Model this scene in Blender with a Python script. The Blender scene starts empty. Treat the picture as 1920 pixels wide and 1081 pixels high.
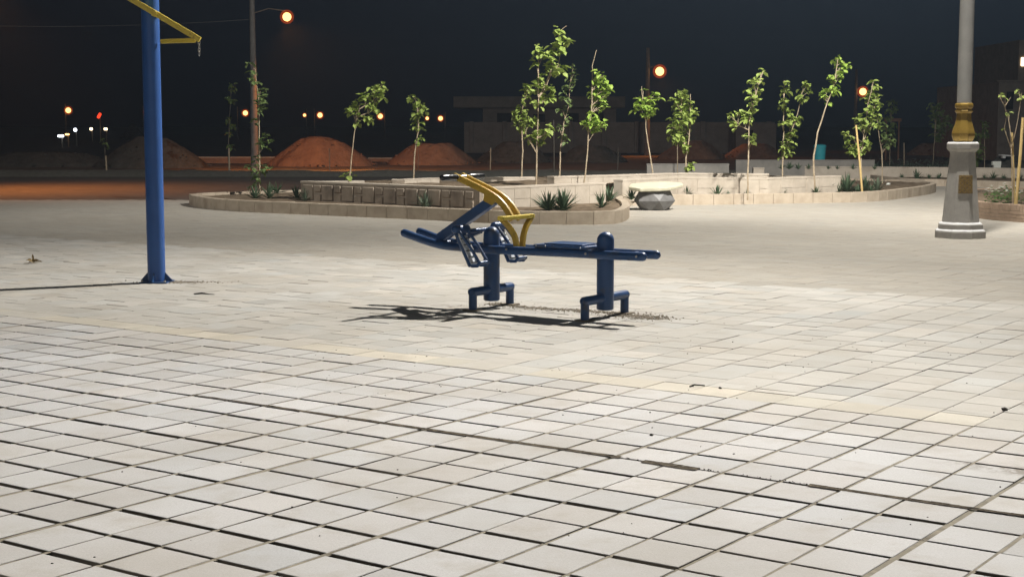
import bpy, bmesh, math, random
from mathutils import Vector, Matrix, noise
R = math.radians
random.seed(7)
scene = bpy.context.scene
COL = scene.collection

# ------------------------------------------------------------------ camera
F, CH, PITCH = 2860.0, 1.5, math.atan(305/2860)
cam = bpy.data.cameras.new('camera'); cam.lens = 36*F/1920; cam.sensor_width = 36
cam.clip_end = 3000; cam.clip_start = 0.05
co = bpy.data.objects.new('camera', cam); COL.objects.link(co)
co.location = (0, 0, CH); co.rotation_euler = (math.pi/2-PITCH, 0, 0)
scene.camera = co

# ------------------------------------------------------------------ night sky
w = bpy.data.worlds.new('World'); scene.world = w; w.use_nodes = True
nt = w.node_tree; nt.nodes.clear()
wo = nt.nodes.new('ShaderNodeOutputWorld'); bg = nt.nodes.new('ShaderNodeBackground')
tc = nt.nodes.new('ShaderNodeTexCoord'); sep = nt.nodes.new('ShaderNodeSeparateXYZ')
mr = nt.nodes.new('ShaderNodeMapRange'); mr.inputs['From Min'].default_value = -0.34; mr.inputs['From Max'].default_value = 0.24
cr = nt.nodes.new('ShaderNodeValToRGB')
cr.color_ramp.elements[0].color = (0.0042, 0.0040, 0.0062, 1)
cr.color_ramp.elements[1].color = (0.0112, 0.0170, 0.0255, 1)
e = cr.color_ramp.elements.new(0.45); e.color = (0.0062, 0.0078, 0.0118, 1)
nt.links.new(tc.outputs['Generated'], sep.inputs[0]); nt.links.new(sep.outputs['X'], mr.inputs['Value'])
nt.links.new(mr.outputs[0], cr.inputs[0]); mz = nt.nodes.new('ShaderNodeMapRange'); mz.inputs['From Min'].default_value = 0.0; mz.inputs['From Max'].default_value = 0.09; mz.inputs['To Min'].default_value = .2
nt.links.new(sep.outputs['Z'], mz.inputs['Value'])
sc = nt.nodes.new('ShaderNodeVectorMath'); sc.operation = 'SCALE'; nt.links.new(cr.outputs[0], sc.inputs[0]); nt.links.new(mz.outputs[0], sc.inputs['Scale'])
nt.links.new(sc.outputs[0], bg.inputs[0])
bg.inputs[1].default_value = .85
nt.links.new(bg.outputs[0], wo.inputs[0])

# ------------------------------------------------------------------ exposure
vs = scene.view_settings
vs.view_transform = 'Standard'; vs.look = 'None'; vs.exposure = 0; vs.gamma = 1; vs.use_curve_mapping = False

# ------------------------------------------------------------------ helpers
def ray(px, py):
    s, c = math.sin(PITCH), math.cos(PITCH)
    q = -(py-540.5)/F
    return Vector(((px-960)/F, c + q*s, -s + q*c))
def G(px, py, z=0.0):                     # ground point (height z) seen at a pixel of the photograph
    d = ray(px, py); t = (CH-z)/-d.z
    return Vector((d.x*t, d.y*t, z))
def P(px, py, Y):                         # point at depth Y
    d = ray(px, py); t = Y/d.y
    return Vector((d.x*t, Y, CH+d.z*t))
AN = R(-35.2)
UA = Vector((math.cos(AN), math.sin(AN), 0)); UB = Vector((-math.sin(AN), math.cos(AN), 0))

class MB:
    def __init__(s): s.v = []; s.f = []
    def add(s, vs, fs):
        o = len(s.v); s.v += [Vector(a) for a in vs]; s.f += [tuple(i+o for i in f) for f in fs]; return s
    def box(s, c, d, rot=None):
        c = Vector(c); hx, hy, hz = d[0]/2, d[1]/2, d[2]/2
        vs = [Vector((x, y, z)) for x in (-hx, hx) for y in (-hy, hy) for z in (-hz, hz)]
        if rot is not None: vs = [rot @ a for a in vs]
        return s.add([c+a for a in vs], [(0,1,3,2),(4,6,7,5),(0,4,5,1),(2,3,7,6),(0,2,6,4),(1,5,7,3)])
    def tube(s, pts, rad, n=12, caps=True, dome=False):
        pts = [Vector(p) for p in pts]
        rad = list(rad) if hasattr(rad, '__len__') else [rad]*len(pts)
        if dome:
            for end in (0, 1):
                i, j = (0, 1) if end == 0 else (-1, -2)
                d = (pts[i]-pts[j]).normalized(); r = rad[i]; p = pts[i]; ex = []
                for a in (25, 50, 72, 88):
                    ex.append((p+d*r*math.sin(R(a)), r*math.cos(R(a))))
                if end == 0: pts = [q[0] for q in reversed(ex)]+pts; rad = [q[1] for q in reversed(ex)]+rad
                else: pts = pts+[q[0] for q in ex]; rad = rad+[q[1] for q in ex]
        rings = []; prev = None
        for i, p in enumerate(pts):
            if i == 0: t = pts[1]-p
            elif i == len(pts)-1: t = p-pts[i-1]
            else: t = (pts[i+1]-p).normalized()+(p-pts[i-1]).normalized()
            t.normalize()
            if prev is None:
                a = Vector((0, 0, 1)) if abs(t.z) < .9 else Vector((1, 0, 0))
                x = t.cross(a).normalized()
            else:
                x = (prev - t*prev.dot(t)).normalized()
            prev = x; y = t.cross(x)
            rings.append([p + (x*math.cos(2*math.pi*k/n)+y*math.sin(2*math.pi*k/n))*rad[i] for k in range(n)])
        vs = [v for r in rings for v in r]; fs = []
        for i in range(len(rings)-1):
            for k in range(n):
                k2 = (k+1) % n
                fs.append((i*n+k, i*n+k2, (i+1)*n+k2, (i+1)*n+k))
        if caps:
            fs.append(tuple(range(n))[::-1]); fs.append(tuple((len(rings)-1)*n+k for k in range(n)))
        return s.add(vs, fs)
    def lathe(s, prof, n=24, c=(0,0,0), ph=0.0):
        c = Vector(c); vs = []; fs = []
        for (r, z) in prof:
            vs += [c+Vector((r*math.cos(2*math.pi*(k+ph)/n), r*math.sin(2*math.pi*(k+ph)/n), z)) for k in range(n)]
        for i in range(len(prof)-1):
            for k in range(n):
                k2 = (k+1) % n; fs.append((i*n+k, i*n+k2, (i+1)*n+k2, (i+1)*n+k))
        fs.append(tuple(range(n))[::-1]); fs.append(tuple((len(prof)-1)*n+k for k in range(n)))
        return s.add(vs, fs)
    def poly(s, pts, z0, z1):
        n = len(pts)
        vs = [Vector((p[0], p[1], z0)) for p in pts]+[Vector((p[0], p[1], z1)) for p in pts]
        fs = [tuple(range(n))[::-1], tuple(range(n, 2*n))]+[(i, (i+1) % n, n+(i+1) % n, n+i) for i in range(n)]
        return s.add(vs, fs)
    def build(s, name, mat, parent=None, smooth=False, bevel=0, loc=None, fix=True, seg=2):
        me = bpy.data.meshes.new(name)
        base = Vector(loc) if loc is not None else Vector((0, 0, 0))
        me.from_pydata([tuple(v-base) for v in s.v], [], s.f)
        me.materials.append(mat)
        if fix:
            bm = bmesh.new(); bm.from_mesh(me); bmesh.ops.recalc_face_normals(bm, faces=bm.faces); bm.to_mesh(me); bm.free()
        if smooth:
            for p in me.polygons: p.use_smooth = True
            try: me.set_sharp_from_angle(angle=R(40))
            except Exception: pass
        o = bpy.data.objects.new(name, me); COL.objects.link(o)
        if loc is not None: o.location = base
        if bevel:
            m = o.modifiers.new('bevel', 'BEVEL'); m.width = bevel; m.segments = seg; m.limit_method = 'ANGLE'; m.angle_limit = R(35)
        if parent is not None:
            o.parent = parent
            if loc is None: o.matrix_parent_inverse = Matrix.Translation(-parent.location) if parent.type == 'EMPTY' else parent.matrix_basis.inverted()
            else:
                o.matrix_parent_inverse = Matrix.Translation(-parent.location)
        return o

def tag(o, label=None, cat=None, group=None, kind=None):
    if label: o['label'] = label
    if cat: o['category'] = cat
    if group: o['group'] = group
    if kind: o['kind'] = kind
    return o
def empty(name, loc, label, cat, group=None):
    o = bpy.data.objects.new(name, None); COL.objects.link(o); o.location = loc; o.empty_display_size = .2
    return tag(o, label, cat, group)
def struct(o): o['kind'] = 'structure'; return o

# ------------------------------------------------------------------ materials
def mat(name, c1, c2=None, scale=6.0, rough=.8, spec=.3, metal=0, bump=0, bscale=60, detail=6, coat=0, c3=None, s3=1.0, t3=(.5, .65), coord='Object', bdist=.01):
    m = bpy.data.materials.new(name); m.use_nodes = True; n = m.node_tree; b = n.nodes['Principled BSDF']
    b.inputs['Roughness'].default_value = rough; b.inputs['Specular IOR Level'].default_value = spec; b.inputs['Metallic'].default_value = metal
    b.inputs['Coat Weight'].default_value = coat
    t = n.nodes.new('ShaderNodeTexCoord'); last = None
    if c2:
        nz = n.nodes.new('ShaderNodeTexNoise'); nz.inputs['Scale'].default_value = scale; nz.inputs['Detail'].default_value = detail; nz.inputs['Roughness'].default_value = .62
        n.links.new(t.outputs[coord], nz.inputs['Vector'])
        r = n.nodes.new('ShaderNodeValToRGB'); r.color_ramp.elements[0].position = .32; r.color_ramp.elements[1].position = .68
        r.color_ramp.elements[0].color = (*c1, 1); r.color_ramp.elements[1].color = (*c2, 1)
        n.links.new(nz.outputs[0], r.inputs[0]); last = r.outputs[0]
        if c3:
            n3 = n.nodes.new('ShaderNodeTexNoise'); n3.inputs['Scale'].default_value = s3; n3.inputs['Detail'].default_value = 8
            n.links.new(t.outputs[coord], n3.inputs['Vector'])
            mp = n.nodes.new('ShaderNodeMapRange'); mp.inputs['From Min'].default_value = t3[0]; mp.inputs['From Max'].default_value = t3[1]
            n.links.new(n3.outputs[0], mp.inputs['Value'])
            mx = n.nodes.new('ShaderNodeMix'); mx.data_type = 'RGBA'; n.links.new(mp.outputs[0], mx.inputs['Factor'])
            n.links.new(last, mx.inputs['A']); mx.inputs['B'].default_value = (*c3, 1); last = mx.outputs['Result']
        n.links.new(last, b.inputs['Base Color'])
    else: b.inputs['Base Color'].default_value = (*c1, 1)
    if bump:
        nb = n.nodes.new('ShaderNodeTexNoise'); nb.inputs['Scale'].default_value = bscale; nb.inputs['Detail'].default_value = 5
        n.links.new(t.outputs[coord], nb.inputs['Vector'])
        bp = n.nodes.new('ShaderNodeBump'); bp.inputs['Strength'].default_value = bump; bp.inputs['Distance'].default_value = bdist
        n.links.new(nb.outputs[0], bp.inputs['Height']); n.links.new(bp.outputs[0], b.inputs['Normal'])
    return m
def emis(name, c, s):
    m = bpy.data.materials.new(name); m.use_nodes = True; b = m.node_tree.nodes['Principled BSDF']
    b.inputs['Base Color'].default_value = (*c, 1); b.inputs['Emission Color'].default_value = (*c, 1); b.inputs['Emission Strength'].default_value = s
    return m
def leafmat(name, c1, c2, trans=.35):
    m = mat(name, c1, c2, scale=9, rough=.55, spec=.35); n = m.node_tree; b = n.nodes['Principled BSDF']; out = n.nodes['Material Output']
    tr = n.nodes.new('ShaderNodeBsdfTranslucent'); mx = n.nodes.new('ShaderNodeMixShader'); mx.inputs[0].default_value = trans
    n.links.new(b.inputs['Base Color'].links[0].from_socket, tr.inputs['Color'])
    n.links.new(b.outputs[0], mx.inputs[1]); n.links.new(tr.outputs[0], mx.inputs[2]); n.links.new(mx.outputs[0], out.inputs['Surface'])
    return m

M = {}
M['sand'] = mat('joint_sand', (.19,.17,.13), (.33,.295,.23), scale=14, rough=.95, spec=.1, c3=(.07,.06,.045), s3=2.3, t3=(.6,.72))
M['field'] = mat('field_soil', (.10,.085,.07), (.17,.145,.12), scale=1.3, rough=.98, spec=.05, bump=.6, bscale=5, bdist=.08)
M['asphalt'] = mat('asphalt', (.075,.068,.06), (.12,.105,.09), scale=2, rough=.9, spec=.2, bump=.2, bscale=40)
M['gravel'] = mat('gravel', (.15,.145,.115), (.27,.26,.22), scale=7, rough=.95, spec=.1, bump=.8, bscale=14, bdist=.05)
M['soil'] = mat('bed_soil', (.10,.075,.05), (.22,.17,.12), scale=6, rough=.98, spec=.05, bump=.9, bscale=22, bdist=.03)
M['kerb'] = mat('kerb_stone', (.37,.31,.235), (.47,.40,.315), scale=5, rough=.88, spec=.2, bump=.25, bscale=50, c3=(.30,.24,.18), s3=2.2, t3=(.55,.75))
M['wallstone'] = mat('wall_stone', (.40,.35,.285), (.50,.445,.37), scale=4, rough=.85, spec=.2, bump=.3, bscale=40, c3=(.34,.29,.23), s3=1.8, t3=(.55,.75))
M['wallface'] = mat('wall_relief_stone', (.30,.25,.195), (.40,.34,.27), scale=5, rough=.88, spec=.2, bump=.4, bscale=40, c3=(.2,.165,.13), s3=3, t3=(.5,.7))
M['greywall'] = mat('grey_block_wall', (.22,.21,.19), (.32,.30,.27), scale=3, rough=.9, spec=.15, bump=.2)
M['blue'] = mat('blue_paint', (.017,.055,.155), (.022,.068,.19), scale=5, rough=.38, spec=.45, c3=(.055,.06,.075), s3=7, t3=(.57,.72), bump=.05, bscale=90)
M['bluepole'] = mat('blue_pole_paint', (.022,.08,.27), (.027,.095,.31), scale=4, rough=.4, spec=.45, bump=.08, bscale=70)
M['yellow'] = mat('yellow_paint', (.42,.27,.025), (.5,.33,.035), scale=8, rough=.4, spec=.45, c3=(.2,.13,.03), s3=12, t3=(.62,.78))
M['yellowp'] = mat('yellow_arm_paint', (.55,.42,.04), (.62,.48,.06), scale=8, rough=.45, spec=.4, c3=(.3,.2,.04), s3=14, t3=(.6,.75))
M['black'] = mat('black_foam', (.012,.012,.013), (.02,.02,.02), scale=40, rough=.22, spec=.5)
M['galv'] = mat('galvanised_plate', (.62,.66,.72), (.74,.78,.82), scale=18, rough=.5, spec=.4, metal=0)
M['steel'] = mat('bare_steel', (.35,.33,.3), (.5,.48,.45), scale=20, rough=.4, metal=.9)
M['greyp'] = mat('grey_cast_concrete', (.35,.335,.31), (.42,.40,.37), scale=12, rough=.75, spec=.3, bump=.25, bscale=80)
M['greypole'] = mat('grey_pole_paint', (.34,.335,.32), (.40,.395,.375), scale=6, rough=.6, spec=.35)
M['white'] = mat('lit_ledge_and_slab_white', (.66,.66,.66), (.75,.75,.74), scale=10, rough=.7)  # white on the lamp base ledges stands for light from above; also slab colour
M['gold'] = mat('gold_paint', (.30,.19,.035), (.38,.25,.05), scale=7, rough=.3, spec=.5, metal=.35)
M['plaque'] = mat('ochre_plaque', (.17,.12,.055), (.30,.22,.11), scale=40, rough=.6, bump=1, bscale=70, bdist=.01)
M['bench'] = mat('bench_slab', (.44,.42,.31), (.54,.52,.40), scale=6, rough=.8, bump=.3, bscale=30)
M['benchbase'] = mat('bench_base_stone', (.12,.118,.115), (.18,.178,.175), scale=10, rough=.55, spec=.45, bump=.3, bscale=60)
M['bark'] = mat('sapling_bark', (.26,.20,.13), (.42,.35,.25), scale=12, rough=.9)
M['stake'] = mat('yellow_wood_stake', (.50,.36,.14), (.60,.45,.2), scale=10, rough=.85)
M['darkwood'] = mat('weathered_wood', (.10,.085,.07), (.17,.15,.12), scale=10, rough=.9)
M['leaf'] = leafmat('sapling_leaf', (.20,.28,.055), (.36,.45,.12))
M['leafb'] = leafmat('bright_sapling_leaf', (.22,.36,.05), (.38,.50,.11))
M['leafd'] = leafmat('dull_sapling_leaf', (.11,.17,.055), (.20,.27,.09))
M['bedleaf'] = leafmat('bedding_leaf', (.06,.14,.035), (.13,.24,.06))
M['agave'] = leafmat('sword_leaf', (.05,.085,.045), (.10,.15,.08), .12)
M['agaveg'] = leafmat('grey_sword_leaf', (.11,.15,.10), (.18,.22,.15), .12)
M['flower'] = mat('white_petal', (.72,.74,.68), rough=.7)
M['yleaf'] = leafmat('yellow_leaf', (.5,.45,.12), (.6,.5,.15))
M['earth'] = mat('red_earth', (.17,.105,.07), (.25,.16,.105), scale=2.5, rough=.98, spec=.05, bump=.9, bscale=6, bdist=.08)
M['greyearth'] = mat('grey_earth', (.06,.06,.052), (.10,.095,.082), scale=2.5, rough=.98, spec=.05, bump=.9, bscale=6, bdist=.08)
M['block'] = mat('building_block', (.14,.138,.128), (.19,.185,.17), scale=2, rough=.95, spec=.1)
M['dark'] = mat('dark_opening', (.012,.012,.014), rough=.9)
M['concretepole'] = mat('concrete_pole', (.11,.105,.1), (.16,.155,.145), scale=6, rough=.85)
M['sodium'] = emis('sodium_lamp', (1.0,.52,.17), 5.0)
M['sodiumrim'] = emis('halo_shell', (1.0,.22,.03), .9)
m_ = bpy.data.materials.new('painted_halo'); m_.use_nodes = True; n_ = m_.node_tree; n_.nodes.remove(n_.nodes['Principled BSDF'])  # halo glow put into a see-through shell round each street lamp
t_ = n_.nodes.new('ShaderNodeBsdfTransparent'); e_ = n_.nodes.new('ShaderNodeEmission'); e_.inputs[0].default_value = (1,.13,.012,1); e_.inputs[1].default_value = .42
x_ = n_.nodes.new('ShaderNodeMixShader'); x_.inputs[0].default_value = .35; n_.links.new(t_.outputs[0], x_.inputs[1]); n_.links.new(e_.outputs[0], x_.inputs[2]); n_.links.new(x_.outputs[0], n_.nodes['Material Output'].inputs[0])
M['haloshell'] = m_
M['whitelamp'] = emis('white_lamp', (.85,.92,1.0), 5.0)
M['warmlamp'] = emis('warm_lamp', (1.0,.75,.45), 5.0)
M['redlamp'] = emis('red_neon', (1.0,.06,.02), 1.6)
M['dry'] = mat('dry_leaf', (.20,.14,.06), (.3,.22,.1), scale=20, rough=.9)
M['debris'] = mat('dark_debris', (.03,.025,.02), (.07,.06,.045), scale=20, rough=.95)
M['debris2'] = mat('packed_mud', (.025,.02,.015), (.16,.135,.10), scale=22, rough=.98, spec=.05, bump=1, bscale=60, detail=9)
M['mud'] = mat('dried_mud', (.17,.14,.10), (.30,.255,.19), scale=30, rough=.98)
M['brick'] = mat('planter_brick', (.30,.22,.155), (.40,.30,.22), scale=8, rough=.9, spec=.15, bump=.4, bscale=40)
M['cyan'] = mat('turquoise_plastic', (.03,.3,.36), (.04,.36,.42), scale=8, rough=.5)

# ------------------------------------------------------------------ plaza lamp light (the tall lamp standing in the square) and added fill lamps
LP = G(1800, 445)
LAMPZ = 10.4
HEAD = Vector((LP.x-.45, LP.y-.95, LAMPZ))
def light(kind, name, loc, power, col, size=.12, aim=None, cone=150, blend=1):
    l = bpy.data.lights.new(name, kind); l.energy = power; l.color = col; l.shadow_soft_size = size
    o = bpy.data.objects.new(name, l); COL.objects.link(o); o.location = loc
    if kind == 'SPOT':
        l.spot_size = R(cone); l.spot_blend = blend
        o.rotation_euler = (Vector(aim)-Vector(loc)).to_track_quat('-Z', 'Y').to_euler()
    return o
LC = (1.0, .955, .885)
light('POINT', 'plaza_lamp', HEAD+Vector((.02,0,-.16)), 6300, LC, .08)
light('SPOT', 'plaza_flood', HEAD+Vector((0,0,-.12)), 9600, LC, .08, aim=(-6, 7, 0), cone=90)
light('SPOT', 'plaza_flood', HEAD+Vector((0,-.03,-.12)), 13000, LC, .08, aim=(-3, -3, 0), cone=56)
light('SPOT', 'garden_fill', HEAD+Vector((.03,.03,-.12)), 9800, LC, .08, aim=(-3, 36, 1.0), cone=84)
FILL_HEAD = Vector((LP.x+.45, LP.y+.95, LAMPZ))  # second head added opposite the first, out of view, to brighten the planter
light('SPOT', 'garden_fill', FILL_HEAD+Vector((0,0,-.12)), 7500, LC, .08, aim=(10.5, 31, 0), cone=112)  # fill beam from the added head onto the right-hand beds
light('POINT', 'fill_behind', (-7, -5, 9.6), 1500, LC, .35)  # unseen fill lamp added behind the camera
light('SPOT', 'side_fill', (-15, 20, 9.0), 2300, LC, .3, aim=(-3.2, 27, .3), cone=56)  # unseen spot added at left to brighten the relief wall

# ------------------------------------------------------------------ ground sheets
def sheet(name, pts, z, m):
    b = MB(); n = len(pts); b.add([(p[0], p[1], z) for p in pts], [tuple(range(n))])
    return struct(b.build(name, m))
sheet('ground', [(-900,-60),(900,-60),(900,1500),(-900,1500)], -.07, M['field'])
M['deep'] = mat('deep_joint_shade', (.02,.017,.012), (.05,.042,.03), scale=14, rough=.97, spec=.05)  # near-black colour deepens the shade inside the joints
sheet('joint_bed', [(-16,-2),(16,-2),(16,31),(14,42),(5,42),(4,31.2),(-16,31.0)], -.05, M['deep'])
sheet('asphalt_road', [(-60,31.3),(4,31.4),(5,42.2),(60,42.2),(60,46),(-60,46)], -.03, M['asphalt'])
# gravel verge: low uneven bank
b = MB(); nx, ny = 240, 5
for j in range(ny+1):
    for i in range(nx+1):
        x = -40+80*i/nx; y = 46+6*j/ny
        z = -.02+.12*math.sin(math.pi*min(1, j/ny))*(.7+.6*noise.noise(Vector((x*.6, y*.5, 0))))+(.05*noise.noise(Vector((x*3, y*2, 3))) if 0 < j < ny else -.02)
        b.v.append(Vector((x, y, z)))
b.f = [(j*(nx+1)+i, j*(nx+1)+i+1, (j+1)*(nx+1)+i+1, (j+1)*(nx+1)+i) for j in range(ny) for i in range(nx)]
struct(b.build('gravel_verge', M['gravel'], smooth=True))

# ------------------------------------------------------------------ paving: one mesh of separate tiles
def paving():
    verts = []; faces = []; cols = []
    MOD = .276; U0 = -4.389; V0 = 4.477
    def tile(u0, u1, v0, v1, z, col, tilt=.0007):
        c = [UA*u0+UB*v0, UA*u1+UB*v0, UA*u1+UB*v1, UA*u0+UB*v1]
        m = (c[0]+c[2])/2
        if m.y < 3.2 or abs(m.x) > .42*m.y+2.6: return
        if m.y > 31 and m.x < 5.2+(m.y-31)*.05: return
        if m.y > 41: return
        n = len(verts); a, b_ = random.uniform(-tilt, tilt), random.uniform(-tilt, tilt)
        tz = [z-a-b_, z+a-b_, z+a+b_, z-a+b_]
        e = .0022
        ins = [UA*(u0+e)+UB*(v0+e), UA*(u1-e)+UB*(v0+e), UA*(u1-e)+UB*(v1-e), UA*(u0+e)+UB*(v1-e)]
        for p in c: verts.append((p.x, p.y, -.06))
        for p, zz in zip(c, tz): verts.append((p.x, p.y, zz-.002))
        for p, zz in zip(ins, tz): verts.append((p.x, p.y, zz))
        for i in range(4):
            j = (i+1) % 4
            faces.append((n+i, n+j, n+4+j, n+4+i)); faces.append((n+4+i, n+4+j, n+8+j, n+8+i))
        faces.append((n+8, n+9, n+10, n+11))
        for k in range(9): cols.append((.05,.042,.032) if k < 8 and k % 2 == 0 else col)  # side faces coloured near black to put shade into the joints
    jit = lambda c, s: tuple(max(0, x*(1+random.uniform(-s, s))) for x in c)
    def shade(c, s):
        k = 1+random.gauss(0, s); w_ = random.gauss(0, s*.25)
        return (c[0]*(k+w_), c[1]*k, c[2]*(k-w_))
    gu = {}
    for i in range(-80, 140):
        gu[i] = random.choice([.016, .019, .023, .027]) if i % 2 else random.choice([.008, .011, .013, .015])
    for k in range(-16, 200):                       # rows in v
        v0 = V0+k*MOD
        if v0 > 40: break
        gA = random.choice([.027, .031, .034]) if k % 2 else random.choice([.015, .018, .022])
        if k > 2: gA *= .85
        if k > 5: gA *= .72
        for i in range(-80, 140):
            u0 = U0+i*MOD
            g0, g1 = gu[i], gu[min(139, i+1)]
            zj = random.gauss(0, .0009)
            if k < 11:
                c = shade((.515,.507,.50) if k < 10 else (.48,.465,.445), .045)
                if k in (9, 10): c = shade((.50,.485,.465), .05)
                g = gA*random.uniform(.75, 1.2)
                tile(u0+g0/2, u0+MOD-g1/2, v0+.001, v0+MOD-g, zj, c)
            elif k == 11:
                c = shade((.545,.505,.425) if noise.noise(Vector((i*.31, 0, 5))) > -.22 else (.50,.475,.425), .04)
                tile(u0+.002, u0+MOD-.002, v0+.002, v0+MOD-.003, zj*.6, c)
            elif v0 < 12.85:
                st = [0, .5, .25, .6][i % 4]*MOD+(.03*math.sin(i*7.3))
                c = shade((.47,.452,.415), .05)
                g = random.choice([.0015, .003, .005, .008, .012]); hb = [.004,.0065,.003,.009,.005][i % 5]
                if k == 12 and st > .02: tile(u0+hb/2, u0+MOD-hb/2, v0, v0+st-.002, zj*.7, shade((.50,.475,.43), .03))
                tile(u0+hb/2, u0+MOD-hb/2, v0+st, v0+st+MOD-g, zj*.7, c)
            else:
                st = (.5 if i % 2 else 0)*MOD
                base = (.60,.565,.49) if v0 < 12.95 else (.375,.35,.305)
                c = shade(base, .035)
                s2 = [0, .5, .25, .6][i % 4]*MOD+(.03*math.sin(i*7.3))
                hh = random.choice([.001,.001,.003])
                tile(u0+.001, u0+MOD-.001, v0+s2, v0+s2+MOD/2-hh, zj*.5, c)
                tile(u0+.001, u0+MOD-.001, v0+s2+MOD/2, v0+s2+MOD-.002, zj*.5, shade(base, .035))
    jb = MB(); jm = MB()
    for i in range(-80, 140):
        uc = U0+i*MOD; hw = gu[i]/2+.004
        for k in range(-16, 11):
            for h_ in (0, .5):
                va, vb = V0+(k+h_)*MOD, V0+(k+h_+.5)*MOD
                c = UA*uc+UB*va
                if c.y < 3.2 or abs(c.x) > .42*c.y+2.6: continue
                zz = -.0035-.0035*noise.noise(Vector((uc*2, va*2, 0)))
                jb.add([Vector((q.x, q.y, zz)) for q in (UA*(uc-hw)+UB*va, UA*(uc+hw)+UB*va, UA*(uc+hw)+UB*vb, UA*(uc-hw)+UB*vb)], [(0,1,2,3)])
    struct(jb.build('joint_sand', M['sand']))
    vv = V0+5*MOD                                    # the joint packed with dried mud
    for q in range(-260, 40):
        u = q*.04; w0 = .010+.010*abs(noise.noise(Vector((u*1.3, 3, 0)))); w1 = .022+.05*max(0, noise.noise(Vector((u*1.1, 9, 0))))
        if noise.noise(Vector((u*.5, 1, 0))) < -.28: continue
        tp = max(0, min(1, (u+6.6)/2.2))*max(.35, min(1, (-.8-u)/1.8)); w1 = w1*tp-.006*(1-tp)
        if tp < .12 or noise.noise(Vector((u*3, 5, 0))) < -.38: continue
        zz = .0015+.002*noise.noise(Vector((u*9, 0, 0)))
        jm.add([Vector((p.x, p.y, z_)) for p, z_ in ((UA*u+UB*(vv-w1-.008), .0035), (UA*(u+.04)+UB*(vv-w1-.008), .0035), (UA*(u+.04)+UB*(vv+.006), zz+.004), (UA*u+UB*(vv+.006), zz+.004))], [(0,1,2,3)])
    struct(jm.build('joint_mud', M['debris2']))
    me = bpy.data.meshes.new('plaza_paving'); me.from_pydata(verts, [], faces)
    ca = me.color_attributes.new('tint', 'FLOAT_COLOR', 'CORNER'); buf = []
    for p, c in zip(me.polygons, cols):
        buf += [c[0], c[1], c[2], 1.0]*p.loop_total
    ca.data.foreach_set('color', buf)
    m = bpy.data.materials.new('paving_tile'); m.use_nodes = True; n = m.node_tree; bs = n.nodes['Principled BSDF']
    bs.inputs['Roughness'].default_value = .85; bs.inputs['Specular IOR Level'].default_value = .18
    at = n.nodes.new('ShaderNodeAttribute'); at.attribute_name = 'tint'
    t = n.nodes.new('ShaderNodeTexCoord')
    def nz(s, d=6):
        q = n.nodes.new('ShaderNodeTexNoise'); q.inputs['Scale'].default_value = s; q.inputs['Detail'].default_value = d; q.inputs['Roughness'].default_value = .65
        n.links.new(t.outputs['Object'], q.inputs['Vector']); return q
    def mixc(fac, a, b_, mode='MIX'):
        q = n.nodes.new('ShaderNodeMix'); q.data_type = 'RGBA'; q.blend_type = mode
        if isinstance(fac, float): q.inputs['Factor'].default_value = fac
        else: n.links.new(fac, q.inputs['Factor'])
        for s_, v_ in (('A', a), ('B', b_)):
            if isinstance(v_, tuple): q.inputs[s_].default_value = (*v_, 1)
            else: n.links.new(v_, q.inputs[s_])
        return q.outputs['Result']
    def rng(src, a, b_, c=0., d=1.):
        q = n.nodes.new('ShaderNodeMapRange'); q.inputs['From Min'].default_value = a; q.inputs['From Max'].default_value = b_
        q.inputs['To Min'].default_value = c; q.inputs['To Max'].default_value = d; n.links.new(src, q.inputs['Value']); return q.outputs[0]
    fine = rng(nz(120, 3).outputs[0], .3, .7, .0, 1.)
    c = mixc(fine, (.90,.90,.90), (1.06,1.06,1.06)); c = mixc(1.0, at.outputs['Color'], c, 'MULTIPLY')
    big = rng(nz(.55).outputs[0], .42, .66); c = mixc(rng(big, 0, 1, 0, .5), c, (.34,.31,.26))          # drifting dust
    mid = rng(nz(3.1, 9).outputs[0], .53, .70, 0, .45); c = mixc(mid, c, (.36,.32,.26))
    # mud stains round the machine's feet and at the right edge
    def blob(cx, cy, rx, ry, th, rot):
        mp = n.nodes.new('ShaderNodeMapping'); mp.vector_type = 'TEXTURE'
        mp.inputs['Location'].default_value = (cx, cy, 0); mp.inputs['Rotation'].default_value = (0, 0, rot); mp.inputs['Scale'].default_value = (rx, ry, 1)
        n.links.new(t.outputs['Object'], mp.inputs['Vector'])
        vm = n.nodes.new('ShaderNodeVectorMath'); vm.operation = 'LENGTH'; n.links.new(mp.outputs[0], vm.inputs[0])
        return rng(vm.outputs['Value'], 1.0, .15)
    nn = nz(11, 10).outputs[0]
    for (px, py, rx, ry) in ((985, 578, .62, .22), (1185, 592, .42, .26), (860, 575, .35, .2), (335, 529, .5, .12), (1900, 880, .42, .14)):
        g = G(px, py)
        bl = blob(g.x, g.y, rx, ry, 0, AN)
        mul = n.nodes.new('ShaderNodeMath'); mul.operation = 'MULTIPLY'; n.links.new(bl, mul.inputs[0]); n.links.new(rng(nn, .44, .60), mul.inputs[1])
        c = mixc(rng(mul.outputs[0], 0, .75, 0, .72), c, (.16,.13,.095))
    n.links.new(c, bs.inputs['Base Color'])
    bp = n.nodes.new('ShaderNodeBump'); bp.inputs['Strength'].default_value = .35; bp.inputs['Distance'].default_value = .003
    n.links.new(nz(60, 6).outputs[0], bp.inputs['Height']); n.links.new(bp.outputs[0], bs.inputs['Normal'])
    me.materials.append(m)
    o = bpy.data.objects.new('plaza_paving', me); COL.objects.link(o); struct(o)
paving()

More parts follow.
